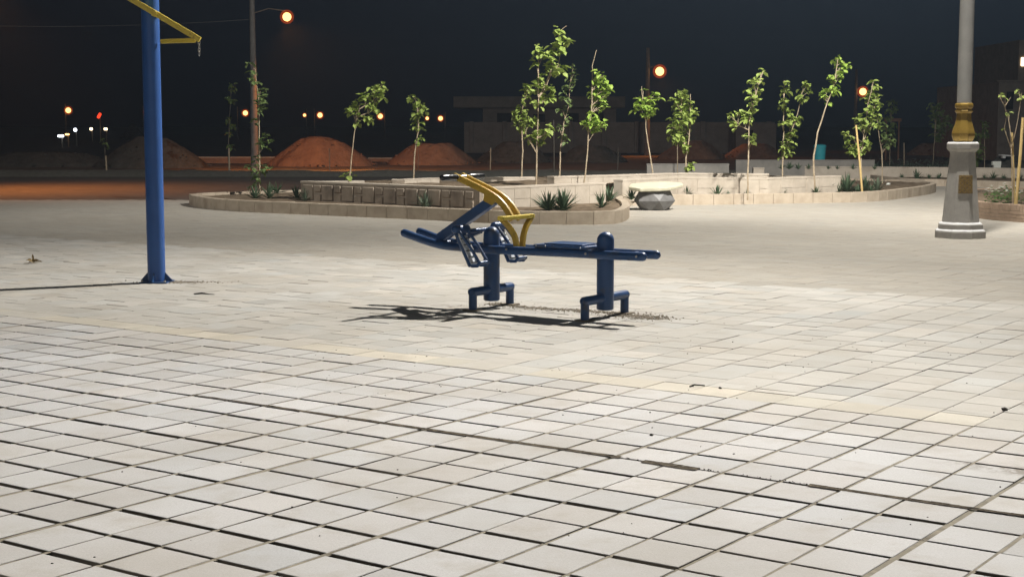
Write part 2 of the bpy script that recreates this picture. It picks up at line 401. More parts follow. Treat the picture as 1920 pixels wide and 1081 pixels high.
# ------------------------------------------------------------------ island kerb, soil and low walls
def smooth_poly(pts, it=1):
    for _ in range(it):
        q = []
        for i in range(len(pts)):
            a, b_ = pts[i], pts[(i+1) % len(pts)]
            q += [a*.75+b_*.25, a*.25+b_*.75]
        pts = q
    return pts
def inset(pts, d):
    out = []; n = len(pts)
    for i in range(n):
        t = (pts[(i+1) % n]-pts[i-1]).normalized()
        out.append(pts[i]+Vector((-t.y, t.x, 0))*d)
    return out
def resample(pts, step, closed=True):
    P_ = pts+[pts[0]] if closed else pts
    out = [P_[0]]; acc = 0
    for a, b_ in zip(P_, P_[1:]):
        L = (b_-a).length; pos = 0
        while L > 0 and acc+L-pos >= step:
            pos += step-acc; acc = 0; out.append(a+(b_-a)*(pos/L))
        acc += L-pos
    return out
def kerb(name, poly, h, wdt, step, label, cat, m, group=None, gap=.006, zbase=-.02):
    outer = resample(poly, step); n = len(outer)
    inner = inset(outer, wdt)
    b = MB()
    for i in range(n):
        j = (i+1) % n
        d = (outer[j]-outer[i]); L = d.length
        if L < 1e-4: continue
        k = gap/L/2; dz = random.uniform(-.003, .003)
        a0 = outer[i].lerp(outer[j], k); a1 = outer[i].lerp(outer[j], 1-k)
        b0 = inner[i].lerp(inner[j], k); b1 = inner[i].lerp(inner[j], 1-k)
        b.poly([a0, a1, b1, b0], zbase, h+dz)
    o = b.build(name, m, bevel=.006, loc=(outer[0].x, outer[0].y, 0)); tag(o, label, cat, group); return o
isl_px = [(351,382),(368,390),(452,397.5),(565,402),(696,408),(829,413.5),(900,418),(1001,421),(1125,421.6),(1159,420),(1181,411),(1180,399)]
isl = [G(*p) for p in isl_px]
isl += [Vector((1.98,28.1,0)), Vector((2.35,29.0,0)), Vector((3.1,29.0,0))]
isl += [G(*p) for p in [(1300,384.5),(1440,382),(1582,380),(1640,378),(1690,373),(1763,361)]]
isl += [Vector((9.9,36.2,0)), Vector((8.8,38.0,0)), Vector((5,38.2,0)), Vector((0,34.8,0)), Vector((-4.4,31.0,0)), Vector((-5.6,30.4,0)), Vector((-6.15,29.4,0))]
isl = smooth_poly(isl, 2)
kerb('planter_kerb', isl, .2, .13, .42, 'long curved tan stone kerb edging the planted island behind the rowing machine', 'kerb', M['kerb'])
# filler just below the joints so no light leaks, and soil with uneven surface
ins = inset(isl, .125)
def soil(name, pts, z, amp=.03, n=60, m=None):
    bm = bmesh.new(); vs_ = [bm.verts.new((p.x, p.y, z)) for p in pts]; bm.faces.new(vs_)
    bmesh.ops.triangulate(bm, faces=bm.faces)
    for _ in range(4):
        es = [e for e in bm.edges if e.calc_length() > .35]
        if not es: break
        bmesh.ops.subdivide_edges(bm, edges=es, cuts=1); bmesh.ops.triangulate(bm, faces=bm.faces)
    for v in bm.verts:
        v.co.z += amp*noise.noise(Vector((v.co.x*1.7, v.co.y*1.7, 1)))+amp*.6*noise.noise(Vector((v.co.x*6, v.co.y*6, 4)))
    bmesh.ops.recalc_face_normals(bm, faces=bm.faces)
    me = bpy.data.meshes.new(name); bm.to_mesh(me); bm.free(); me.materials.append(m or M['soil'])
    for p in me.polygons: p.use_smooth = True
    o = bpy.data.objects.new(name, me); COL.objects.link(o); return struct(o)
soil('bed_soil', ins, .15)

def low_wall(pts, ztop, label, m, relief=None, thick=.2, z0=.08, cop=.035, name='planter_wall', group='low stone walls inside the planted islands'):
    """polyline of (x,y); face looks to the right-hand side of travel (towards the camera for left-to-right)."""
    root = empty(name, (pts[0].x, pts[0].y, z0), label, 'wall', group)
    b = MB(); c = MB(); r_ = MB()
    for a, e_ in zip(pts, pts[1:]):
        d = (e_-a); L = d.length; t = d/L; nrm = Vector((t.y, -t.x, 0))
        back = -nrm*thick
        b.poly([a, e_, e_+back, a+back], z0, ztop-cop)
        ov = nrm*.012
        c.poly([a+ov-t*.006, e_+ov+t*.006, e_+back-ov, a+back-ov], ztop-cop+.0005, ztop)
        H = ztop-cop-z0
        if relief == 'block':         # pattern of upright rectangles and stacked squares with a low row of bricks
            s = .06; k = 0
            while s < L-.2:
                wd = .30 if k % 2 == 0 else .19
                if s+wd > L-.03: break
                rects = []
                zb = z0+.085
                if k % 2 == 0: rects.append((s, s+wd, zb, ztop-cop-.02))
                else:
                    zm = (zb+ztop-cop)/2-.02
                    rects += [(s, s+wd, z0+.01, zm-.01), (s, s+wd, zm+.015, ztop-cop-.02)]
                if k % 2 == 0: rects += [(s, s+wd/2-.01, z0+.01, zb-.015), (s+wd/2+.01, s+wd, z0+.01, zb-.015)]
                for (s0, s1, zz0, zz1) in rects:
                    w_ = random.uniform(.022, .034)
                    q0 = a+t*s0; q1 = a+t*s1
                    base = [q0, q1]
                    i_ = .014
                    vs_ = []
                    for (q, z) in ((q0, zz0), (q1, zz0), (q1, zz1), (q0, zz1)): vs_.append(Vector((q.x, q.y, z))-nrm*.01)
                    for (q, z) in ((q0+t*i_, zz0+i_), (q1-t*i_, zz0+i_), (q1-t*i_, zz1-i_), (q0+t*i_, zz1-i_)): vs_.append(Vector((q.x, q.y, z))+nrm*w_)
                    r_.add(vs_, [(4,5,6,7),(0,1,5,4),(1,2,6,5),(2,3,7,6),(3,0,4,7)])
                s += wd+.025; k += 1
        elif relief == 'slab':
            s = .01; k = 0
            while s < L-.05:
                wd = min(random.uniform(.34, .42), L-s-.005)
                zc = z0+.01; hs = [H*.52, H*.46] if k % 3 else [H*.98]
                for hh in hs:
                    q0 = a+t*s+nrm*random.uniform(.007, .013); q1 = q0+t*(wd-.008)
                    r_.poly([q0, q1, q1-nrm*.03, q0-nrm*.03], zc, zc+hh-.006); zc += hh
                s += wd; k += 1
    b.build('wall_core', m, root)
    if r_.v: r_.build('stone_facing', m, root, bevel=.003, seg=1)
    c.build('coping', M['wallstone'] if m is not M['greywall'] else m, root, bevel=.004)
    return root
def wp(lst, zt): return [Vector((*P(px, py, (CH-zt)*F/(py-235.0)).xy, 0)) for px, py in lst]
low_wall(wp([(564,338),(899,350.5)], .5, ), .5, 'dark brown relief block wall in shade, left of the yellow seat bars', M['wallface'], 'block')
low_wall(wp([(903,350.3),(1136,341)], .5), .5, 'brightly lit cream slab wall behind the tall leafy sapling and sword plants', M['wallstone'], 'slab')
low_wall(wp([(1167,335.5),(1270,331),(1440,332),(1512,329.8),(1576,328)], .5), .5, 'long lit cream wall running behind the stone bench to the right', M['wallstone'], 'slab')
low_wall(wp([(1039,329.5),(1175,326),(1271,323),(1440,324.5)], .57), .57, 'upper cream wall tier standing behind the stone bench slab', M['wallstone'], 'slab')
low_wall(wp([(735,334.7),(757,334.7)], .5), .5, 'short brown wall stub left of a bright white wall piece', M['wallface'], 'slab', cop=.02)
low_wall(wp([(757.5,334.6),(824,332)], .5), .5, 'short bright white wall piece behind the dark relief wall', M['wallstone'], 'slab', cop=.02)
low_wall(wp([(596,338.5),(683,337.6)], .45), .45, 'thin bright wall edge showing above the dark relief wall at its left', M['wallstone'], None)
low_wall(wp([(900,331.3),(1004,330.3)], .5), .5, 'pale narrow wall top between the two handle bars and tall sapling', M['wallstone'], 'slab')
# raised bed soil between walls
rb = [Vector((p[0], p[1], 0)) for p in [(-3.6,28.1),(-.5,25.2),(1.5,27.3),(1.7,28.3),(2.1,29.2),(3.3,30.3),(4.95,30.2),(6.3,31.2),(5.6,34),(0,32.6),(-3.4,29.6)]]
soil('raised_bed_soil', rb, .42, .04)

# second island on the right, further back
p2 = [G(1700,348), G(1790,349.5), G(1925,355), Vector((22,36.5,0)), Vector((22,46,0)), Vector((11,45.5,0)), Vector((9.6,42.5,0))]
isl2 = smooth_poly(p2, 2)
kerb('planter_kerb', isl2, .17, .14, .5, 'distant low tan kerb crossing behind the concrete lamp base', 'kerb', M['kerb'])
soil('far_bed_soil', inset(isl2, .13), .12)
low_wall([Vector((*P(1509,312,42).xy,0)), Vector((*P(1790,315,41).xy,0)), Vector((*P(1925,318,40).xy,0))], .39, 'long pale grey wall crossing behind the grey lamp base at right', M['wallstone'], 'slab', z0=-.02)
low_wall([Vector((*P(1213,306,40.5).xy,0)), Vector((*P(1367,307,40.5).xy,0))], .5, 'plain grey wall segment below the two-stemmed leafy sapling', M['greywall'], None, z0=-.04)
low_wall([Vector((*P(1380,300,45).xy,0)), Vector((*P(1640,300,45).xy,0))], .5, 'distant dim grey wall behind row of dark shrubs', M['greywall'], None, z0=-.04)
low_wall([Vector((*P(1413,311,38.4).xy,0)), Vector((*P(1433,311,38.4).xy,0))], .45, 'small pale square block beside dark shrubs', M['wallstone'], None, z0=-.04)
low_wall([Vector((*P(1432,313,40).xy,0)), Vector((*P(1512,314,40).xy,0))], .2, 'very low pale wall strip under the dark shrubs', M['wallstone'], None, z0=-.04)

# brick planter at the right edge
bp_ = smooth_poly([Vector(p) for p in [(7.62,26.0,0),(7.55,24.3,0),(8.6,22.9,0),(12,21.6,0),(13,27,0),(12,30.5,0),(8.6,30.3,0)]], 2)
def brick_ring(poly, h, th, root):
    core = MB(); br = MB()
    out = resample(poly, .12); n = len(out)
    inn = inset(out, th)
    for i in range(n):
        j = (i+1) % n
        core.poly([out[i], out[j], inn[j], inn[i]], -.02, h-.02)
    core.build('mortar_core', M['sand'], root)
    o2 = inset(out, -.012); rows = [(.0,.052),(.058,.108),(.114,.164)]
    for ri, (z0, z1) in enumerate(rows):
        for i in range(0, n-1, 2):
            a = i+(ri % 2); q = o2[a % n], o2[(a+1) % n], o2[(a+2) % n]
            p0 = q[0].lerp(q[1], .05); p1 = q[2].lerp(q[1], .05)
            c0 = out[a % n]; c1 = out[(a+2) % n]
            br.poly([p0, q[1], p1, c1, c0], z0, z1)
    for i in range(n):                         # soldier course
        for s0, s1 in ((.03,.47),(.53,.97)):
            a0 = o2[i].lerp(o2[(i+1) % n], s0); a1 = o2[i].lerp(o2[(i+1) % n], s1)
            b0 = inn[i].lerp(inn[(i+1) % n], s0); b1 = inn[i].lerp(inn[(i+1) % n], s1)
            br.poly([a0, a1, b1, b0], .17, h+random.uniform(-.003,.003))
    br.build('bricks', M['brick'], root, bevel=.003, seg=1)
br_root = empty('brick_planter', (8.6,24.0,0), 'curved brown brick planter at the right edge behind the concrete lamp base', 'planter')
brick_ring(bp_, .27, .13, br_root)
soil('planter_soil', inset(bp_, .12), .2)

# ------------------------------------------------------------------ sword-leaved plants
def agave(px, py, rpx, label, z=.15, m='agave', nb=None, Y=None, flat=.35, group='sword-leaved plants in the planted island'):
    g = P(px, py, Y) if Y else G(px, py, z)
    rad = rpx*1.22*g.y/F; b = MB(); nb = int(1.25*(nb or random.randint(20, 30)))
    for k in range(nb):
        a = 2*math.pi*k*.382+random.uniform(-.25,.25); el = R(random.uniform(18, 88)); L = rad*random.uniform(.85, 1.25)*(1 if el > .7 else .9)
        wd = L*random.uniform(.10,.15); h = Vector((math.cos(a), math.sin(a), 0)); sd = Vector((-h.y, h.x, 0))
        rows = []; p = Vector((g.x, g.y, g.z-.02)); dirv = h*math.cos(el)+Vector((0,0,math.sin(el))); drop = random.uniform(.0, flat)
        for s in range(5):
            f_ = s/4; ww = wd*[.7,1,.85,.5,.04][s]
            rows.append((p.copy(), ww)); p = p+dirv*(L/4); dirv = (dirv+Vector((0,0,-drop*.35))).normalized()
        vs_ = []; fs_ = []
        for (q, ww) in rows:
            up = Vector((0,0,1))*ww*.35
            vs_ += [q-sd*ww/2+up, q, q+sd*ww/2+up]
        for s in range(4):
            o_ = s*3; fs_ += [(o_, o_+1, o_+4, o_+3), (o_+1, o_+2, o_+5, o_+4)]
        b.add(vs_, fs_)
    o = b.build('agave_plant', M[m], smooth=False, fix=False, loc=(g.x, g.y, g.z)); tag(o, label, 'plant', group); return o
agave(478,372,22,'low sword-leaved plant left of the slim trunk near the kerb end')
agave(505,372,24,'dark sword-leaved plant at the foot of the leftmost roadside sapling')
agave(519,362,20,'small dark upright sword plant right of the leftmost sapling foot')
agave(556,371,20,'dark tufted plant at the left end of the relief wall')
agave(573,376,22,'blue-green sword plant in front of the relief wall left end',m='agaveg')
agave(797,388,24,'grey-green sword plant in front of the relief wall right half',m='agaveg')
agave(1028,395,30,'left of the two big sword plants before the lit cream wall',nb=38)
agave(1056,395,33,'right and taller of the two big sword plants before the cream wall',nb=42)
agave(1128,388,24,'sword plant just inside the kerb bend left of bench')
agave(1142,377,25,'darker sword plant half shaded by the wall gap left of bench')
agave(1184,373,18,'dull sword plant behind the left edge of the stone bench',z=.2)
agave(1288,366,15,'small sword plant just right of the stone bench')
agave(1345,368,17,'thin dark sword plant before the long wall right of bench')
agave(1364,367,10,'tiny grey sword plant before the long cream wall',m='agaveg')
agave(1440,366,21,'upright dark sword plant before the long cream wall middle')
agave(1427,365,12,'low dull tuft left of the upright dark sword plant')
agave(1506,362,15,'low spreading green tuft beside the leaning sapling foot')
agave(1546,362,22,'grey-green spiky plant right of the leaning sapling foot',m='agaveg')
agave(1588,360,28,'large dark spiky plant left of the yellow stake foot',nb=38)
agave(1572,362,16,'small plant pressed against the large dark spiky plant')
agave(1622,358,22,'bushy green plant right behind the yellow stake foot',nb=36)
agave(1632,361,13,'low tuft against the kerb between the bushy plants',nb=30)
agave(1609,362,14,'low tuft directly left of the bushy plant by the stake',nb=30)
agave(1530,364,13,'low green tuft between leaning sapling and spiky plant',nb=30)
agave(1400,367,11,'low tuft at the foot of the open light-leaved sapling',nb=26)
agave(1470,366,12,'low tuft right of the upright dark sword plant',nb=26,m='agaveg')
agave(1645,357,20,'rightmost bushy green plant beside the white stone in the bed',nb=34,m='agaveg')
for i,(x,r,l) in enumerate([(1690,9,'leftmost low plant of the far bed row'),(1719,15,'tallest spiky plant of the far bed row left of lamp base'),(1742,9,'low plant of the far bed row between spiky plant and lamp base'),(1760,11,'low plant of the far bed row touching the lamp base edge'),(1862,12,'spiky plant of the far bed row between lamp and twin stakes'),(1846,8,'low plant of the far bed row just right of lamp base'),(1882,9,'low plant of the far bed row left of twin stakes'),(1912,10,'low plant of the far bed row at the right frame edge')]):
    agave(x, 335, r, l, z=.12, nb=22, group='plants of the far bed row')
for (x,r,l) in [(1466,9,'leftmost dark shrub on the low far wall'),(1480,12,'rounded dark shrub on low far wall left of pale block'),(1497,9,'third dark shrub along the low far wall'),(1516,8,'dark shrub right of the leaning sapling stem base'),(1553,6,'tiny dark shrub on far wall right of leaning sapling'),(1570,6,'tiny dark shrub by the grey far wall end'),(1600,8,'dark shrub on far wall left of yellow stake'),(1640,7,'dark shrub on far wall right of yellow stake')]:
    o = agave(x, 316, r, l, Y=40.2, nb=30, flat=.1, group='dark shrubs along the far wall'); o.name = 'dark_shrub'
# long low clipped hedge far right
b = MB()
for k in range(2600):
    x = random.uniform(11.2, 14.6); y = 51+random.uniform(-.4,.4); z = abs(random.gauss(0,.15))+.02+.1*noise.noise(Vector((x*2,0,0)))
    p = Vector((x, y, z)); s = random.uniform(.03,.06); a = random.uniform(0, 6.28)
    d1 = Vector((math.cos(a), math.sin(a), random.uniform(-.3,.8)))*s; d2 = Vector((-math.sin(a), math.cos(a), .3))*s*.4
    b.add([p-d1, p+d2, p+d1, p-d2], [(0,1,2,3)])
tag(b.build('low_hedge', M['agaveg'], fix=False, loc=(12.9,51,0)), 'low dim green hedge left of the concrete lamp collar base', 'hedge')

# flowering plants in brick planter
def flowers(px, py, rpx, label):
    g = G(px, py, .2); rad = rpx*g.y/F
    b = MB(); fl = MB()
    for k in range(int(180*rad/.25)):
        a = random.uniform(0, 6.28); r_ = rad*math.sqrt(random.random()); p = g+Vector((r_*math.cos(a), r_*math.sin(a), random.uniform(.0, .30)*(1-.5*r_/rad)))
        s = random.uniform(.035,.065); a = random.uniform(0, 6.28); h = Vector((math.cos(a), math.sin(a), random.uniform(-.4,.6))).normalized(); sd = h.cross(Vector((0,0,1))).normalized()
        b.add([p, p+h*s*.5+sd*s*.4, p+h*s*1.2, p+h*s*.5-sd*s*.4], [(0,1,2,3)])
    for k in range(int(12*rad/.25)):
        a = random.uniform(0, 6.28); r_ = rad*math.sqrt(random.random()); p = g+Vector((r_*math.cos(a), r_*math.sin(a), .26*(1-.4*r_/rad)+.04))
        n = 5
        for q in range(n):
            a1 = 2*math.pi*q/n; d = Vector((math.cos(a1), math.sin(a1), .35)); sd = Vector((-math.sin(a1), math.cos(a1), 0))
            s = .028
            fl.add([p, p+d*s*.7+sd*s*.5, p+d*s*1.3, p+d*s*.7-sd*s*.5], [(0,1,2,3)])
    root = empty('flowering_plant', g, label, 'plant', 'white-flowered plants in the brick planter')
    b.build('foliage', M['bedleaf'], root, fix=False); fl.build('blossoms', M['flower'], root, fix=False)
flowers(1900,380,16,'white-flowered plant between the twin yellow stakes and the frame edge')
flowers(1866,388,13,'small white-flowered plant low against the front rim of the brick planter')
flowers(1858,382,15,'white-flowered plant nearest the grey lamp base')
flowers(1878,381,17,'white-flowered plant left of the twin yellow stakes')
flowers(1885,374,16,'white-flowered plant at the back of the brick planter')
flowers(1914,386,16,'white-flowered plant at the right frame edge by the stakes')

# ------------------------------------------------------------------ saplings
def leaf(b, p, s):
    a = random.uniform(0, 2*math.pi); dn = random.uniform(-1.1, .35)
    h = Vector((math.cos(a), math.sin(a), dn)).normalized()
    sd = h.cross(Vector((random.uniform(-.4,.4), random.uniform(-.4,.4), 1))).normalized(); up = sd.cross(h)
    f_ = .16*s
    q = [p, p+h*s*.22+sd*s*.33+up*f_, p+h*s*.62+sd*s*.36+up*f_, p+h*s*1.05-up*f_*.4, p+h*s*.62-sd*s*.36+up*f_, p+h*s*.22-sd*s*.33+up*f_, p+h*s*.5]
    b.add(q, [(0,1,6),(1,2,6),(2,3,6),(3,4,6),(4,5,6),(5,0,6)])
def sapling(stems, clusters, Y, label, m='leaf', base_z=.12, r0=.017, leafs=.085, dens=1.0, bark='bark', name='sapling', group='young saplings planted in the beds'):
    """stems: list of pixel polylines (first starts at the foot). clusters: (px,py,rpx)"""
    foot = stems[0][0]
    fp = P(foot[0], foot[1], Y); fp.z = base_z-.03
    root = empty(name, fp, label, 'tree', group)
    tb = MB(); allp = []
    for si, st in enumerate(stems):
        pts = [P(x, y, Y) for x, y in st]
        if si == 0: pts[0] = fp.copy()
        d = random.uniform(-.12, .12)
        n = len(pts)
        for i in range(n): pts[i].y += d*i/n*(1 if si == 0 else 1)
        if si > 0: 
            c = min(allp, key=lambda q: (q-pts[0]).length); pts[0] = c.copy()
        fine = []
        for a, c in zip(pts, pts[1:]):
            k = max(2, int((c-a).length/.12))
            for j in range(k):
                f_ = j/k; q = a.lerp(c, f_); q += Vector((noise.noise(q*3.1), noise.noise(q*2.7+Vector((5,0,0))), 0))*.014*(0 if (j == 0 and a is pts[0]) else 1)
                fine.append(q)
        fine.append(pts[-1])
        L = len(fine); rr = r0*(1 if si == 0 else .6)
        tb.tube(fine, [max(.004, rr*(1-.75*i/L)) for i in range(L)], n=7)
        allp += fine
    lb = MB()
    for cl in clusters:
        cx, cy, cr_ = cl
        c = P(cx, cy, Y+random.uniform(-.16,.16)); rad = cr_*Y/F
        near = min(allp, key=lambda q: (q-c-Vector((0,0,-.15))).length)
        mid = near.lerp(c, .55)+Vector((0,0,.02))
        if (near-c).length > .04: tb.tube([near, mid, c], [.0055,.004,.003], n=5)
        cnt = max(3, int(dens*26*(rad/.15)**1.5))
        for k in range(cnt):
            d = Vector((random.gauss(0,1), random.gauss(0,1), random.gauss(0,1))); d.normalize(); d *= rad*random.random()**.45
            d.y *= .9
            leaf(lb, c+d, 1.35*leafs*random.uniform(.6,1.25))
    tb.build('trunk', M[bark], root, smooth=True)
    lb.build('crown', M[m], root, fix=False)
    return root
def z4(l): return [(900+q[0]/3.556, 30+q[1]/3.556)+((q[2]/3.556,) if len(q) > 2 else ()) for q in l]
def z6(l): return [(1380+q[0]/2.844, 80+q[1]/2.844)+((q[2]/2.844,) if len(q) > 2 else ()) for q in l]
sapling([[(488,368),(486,300),(485,200),(477,120)]],
  [(469,120,5),(473,137,6),(472,150,7),(480,152,6),(490,168,7),(495,178,8),(488,188,9),(496,197,8),(485,205,8),(480,228,6),(497,258,9),(505,262,7),(490,268,8),(497,272,7),(480,295,8),(470,312,7),(486,312,8),(500,315,7),(474,328,7),(484,335,8),(478,345,7),(490,322,6)], 29.6,
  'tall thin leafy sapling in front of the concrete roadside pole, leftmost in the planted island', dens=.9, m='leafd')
sapling([[(651,392),(654,345),(660,290),(668,232),(674,205)],[(672,210),(700,190),(716,160)],[(670,222),(690,212),(700,200)]],
  [(716,158,7),(714,168,8),(718,180,7),(702,168,9),(708,182,9),(690,180,9),(680,182,8),(675,192,6),(664,198,9),(660,208,9),(668,212,7),(698,198,9),(690,196,8),(705,210,8),(697,222,7),(687,222,7),(672,232,5),(700,195,9),(655,328,8),(652,345,4),(653,357,5),(655,372,4)], 27.3,
  'sapling leaning right with a thick bunched crown above the dark relief wall', dens=1.1)
sapling([[(775,334),(778,285),(784,245),(783,200),(775,180)]],
  [(774,180,6),(771,188,6),(778,198,9),(790,195,7),(785,207,9),(795,206,6),(784,216,8),(779,220,6),(786,231,7),(782,240,7),(788,243,5),(788,258,6),(783,264,5)], 31.5,
  'small slim sapling standing alone left of the black handlebar', dens=1.0, base_z=.4)
sapling([[(1003,395)]+z4([(380,1050),(378,870),(385,650),(390,545)])] + [z4(q) for q in [[(390,545),(450,430),(480,340),(500,200),(545,90),(575,70)],[(400,520),(440,480),(470,400),(520,330)],[(385,560),(388,400),(392,230)],[(375,900),(340,850),(300,780)],[(382,800),(430,790),(450,740)]]],
  z4([(510,95,24),(530,120,28),(565,160,34),(520,160,24),(545,225,34),(505,215,25),(480,190,18),(395,220,28),(385,260,26),(375,320,22),(460,255,34),(425,260,24),(470,285,34),(480,330,34),(450,330,28),(535,340,32),(505,360,28),(545,380,22),(480,370,26),(400,400,28),(395,440,30),(365,460,24),(410,460,26),(380,510,26),(400,520,20),(470,470,28),(480,495,22),(450,555,34),(470,550,22),(385,590,28),(355,570,18),(350,690,30),(335,715,24),(385,715,22),(400,775,24),(450,745,24),(440,790,28),(430,810,22),(380,790,24),(330,805,28),(340,830,20),(415,850,26),(400,830,20)]), 27.6,
  'tallest sapling with a tall open forked leafy crown in the middle', dens=1.0, leafs=.095, r0=.021)
sapling([z4([(277,1062),(283,900),(280,780),(275,640),(300,560),(320,480)])],
  z4([(310,470,26),(325,490,24),(295,500,18),(300,540,20),(290,580,24),(270,630,34),(240,650,30),(290,650,30),(250,690,30),(275,690,32),(300,690,22),(270,740,30),(285,770,22),(255,720,22)]), 30.5,
  'short sapling with a round crown directly left of the tallest sapling', base_z=.42, dens=1.1)
sapling([z4([(530,1050),(535,900),(560,720),(590,600),(603,450),(620,320)])],
  z4([(622,325,16),(625,350,14),(625,390,26),(610,420,26),(630,440,20),(580,470,22),(595,490,20),(560,510,18),(565,545,26),(590,560,20),(605,595,18),(545,620,28),(560,640,20),(595,670,20),(590,690,16),(525,740,22),(545,760,20),(585,730,18),(560,800,24),(570,830,18)]), 31.5,
  'thin sapling with small dull leaf tufts right of the tallest sapling', m='leafd', base_z=.45, dens=1.0, leafs=.07)
sapling([[(1091,380),(1092,360)]+z4([(705,1050),(718,900),(722,780),(742,650),(745,500),(748,330),(775,230)])],
  z4([(795,390,26),(825,400,20),(760,430,22),(800,440,34),(840,450,24),(850,490,22),(820,490,34),(745,490,28),(775,510,30),(760,540,30),(810,540,30),(840,530,20),(780,580,32),(800,600,26),(825,600,20),(800,625,20),(750,655,22),(740,690,28),(705,720,26),(720,740,28),(760,710,34),(790,730,36),(820,720,22),(780,765,22),(760,690,24)]), 28.2,
  'bright green sapling in two leaf clumps with a bare whip top', m='leafb', dens=1.2)
sapling([z4([(1160,1060),(1140,960),(1120,840),(1108,740),(1108,660)])]+[z4([(1108,665),(1085,560),(1078,470)])],
  z4([(1090,495,14),(1070,560,24),(1050,590,28),(1045,625,22),(1080,600,34),(1110,570,30),(1110,620,34),(1140,560,26),(1165,525,24),(1195,540,22),(1150,600,34),(1160,630,24),(1125,655,26),(1085,650,22),(1140,655,18)]), 30.2,
  'sapling with a flat rounded crown just below the second orange lamp', m='leafb', base_z=.42, dens=1.15)
sapling([z4([(1372,1060),(1375,950),(1395,800),(1405,640),(1403,520)]), z4([(1318,900),(1325,780),(1340,640),(1350,520)])],
  z4([(1345,500,22),(1360,520,26),(1325,530,24),(1300,570,26),(1350,565,36),(1385,570,20),(1320,600,34),(1365,610,30),(1410,620,28),(1430,640,20),(1340,650,36),(1380,660,26),(1415,690,28),(1310,690,34),(1350,700,34),(1285,740,32),(1320,760,40),(1365,750,28),(1290,790,32),(1330,810,36),(1365,810,28),(1300,830,24),(1345,850,30),(1375,870,24),(1360,900,18),(1395,1000,26),(1410,990,20),(1390,1030,18)]), 30.6,
  'bushiest broad dull green sapling right of the second orange lamp', base_z=.42, dens=1.1)
sapling([z4([(1785,1200),(1785,1060),(1788,900),(1790,760),(1800,650),(1835,520),(1885,365)]), z4([(1790,780),(1740,740),(1690,690)])],
  z4([(1888,370,16),(1870,385,18),(1850,420,24),(1880,430,18),(1810,430,22),(1825,450,24),(1790,490,22),(1855,500,22),(1830,520,24),(1800,540,22),(1850,545,20),(1825,580,22),(1830,625,22),(1800,600,20),(1770,650,26),(1735,640,24),(1715,640,20),(1680,655,18),(1665,675,16),(1690,710,26),(1705,740,20),(1800,680,24),(1780,690,24),(1790,800,22),(1820,800,26),(1815,840,22)]), 29.0,
  'open light-leaved sapling with a low left branch before the long cream wall', dens=.95)
sapling([z6([(248,690),(250,620),(256,480),(257,330),(260,200)]), z6([(250,600),(300,460),(330,370),(372,200)])],
  z6([(258,215,14),(265,250,22),(250,270,18),(262,310,22),(245,340,20),(265,360,20),(285,375,16),(240,430,18),(370,210,18),(385,225,16),(355,250,22),(385,265,20),(350,290,22),(365,300,18),(330,400,24),(345,415,22),(295,410,24),(285,435,22),(310,480,22),(290,500,28),(270,520,24),(245,555,24),(290,545,26),(270,580,24),(255,600,16)]), 31.5,
  'two-stemmed sapling, its right stem topped by a brighter leaf tuft', base_z=.42, dens=1.05)
sapling([z6([(425,800),(413,700),(415,600),(435,480),(485,320),(520,230),(540,90)])],
  z6([(540,85,20),(535,110,18),(580,105,20),(590,125,18),(565,130,20),(548,150,20),(565,160,18),(555,185,18),(510,190,22),(520,210,20),(530,245,24),(505,250,18),(480,265,22),(465,285,18),(510,265,20),(498,320,14)]), 30.3,
  'bare-stemmed sapling leaning right with leaves only in its upper half', m='leafb', dens=1.2, r0=.022)
sapling([z6([(672,700),(665,600),(690,430),(700,330),(730,210)]), z6([(680,540),(730,400),(745,330)])],
  z6([(728,210,16),(735,240,20),(718,270,22),(745,285,20),(700,300,20),(735,320,26),(750,340,20),(705,360,26),(735,375,26),(755,390,24),(680,400,26),(660,410,20),(710,410,26),(690,440,28),(665,450,22),(705,455,26),(755,440,24),(590,490,20),(610,510,26),(600,540,24),(625,560,26),(615,585,22),(645,590,22),(690,520,18),(695,545,22),(660,560,22),(680,570,20)]), 31.0,
  'bushy sapling tied to a yellow stake under the third orange lamp', base_z=.12, dens=1.0)
sapling([z6([(785,660),(778,590),(765,510),(755,440),(748,390)])],
  z6([(770,430,24),(765,450,20),(785,500,24),(800,510,26),(820,510,26),(790,540,22),(815,545,24),(835,530,18)]), 36,
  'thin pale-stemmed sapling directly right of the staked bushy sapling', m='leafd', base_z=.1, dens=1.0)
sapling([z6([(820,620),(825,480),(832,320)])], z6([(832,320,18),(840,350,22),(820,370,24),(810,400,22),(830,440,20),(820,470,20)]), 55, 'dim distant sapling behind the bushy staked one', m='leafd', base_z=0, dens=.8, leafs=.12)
sapling([z6([(1050,640),(1060,500),(1070,380),(1085,300)]), z6([(1060,520),(1060,400),(1040,330)])],
  z6([(1085,330,16),(1045,340,20),(1060,370,22),(1090,370,20),(1080,410,26),(1050,400,18),(1110,430,20),(1130,400,18),(1075,450,26),(1095,470,22),(1060,500,24),(1085,510,22),(1145,440,18)]), 55,
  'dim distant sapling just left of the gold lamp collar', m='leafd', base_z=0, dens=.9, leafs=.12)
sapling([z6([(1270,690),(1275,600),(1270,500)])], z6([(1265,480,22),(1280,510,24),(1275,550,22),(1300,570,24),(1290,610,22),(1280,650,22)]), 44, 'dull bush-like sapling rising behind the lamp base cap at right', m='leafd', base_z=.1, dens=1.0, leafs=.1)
sapling([z6([(1328,600),(1325,520),(1328,430)])], z6([(1325,430,18),(1335,450,18),(1322,480,20),(1330,500,18)]), 50, 'small distant green sapling between lamp post and brown building', m='leafd', base_z=0, dens=1.2, leafs=.1)
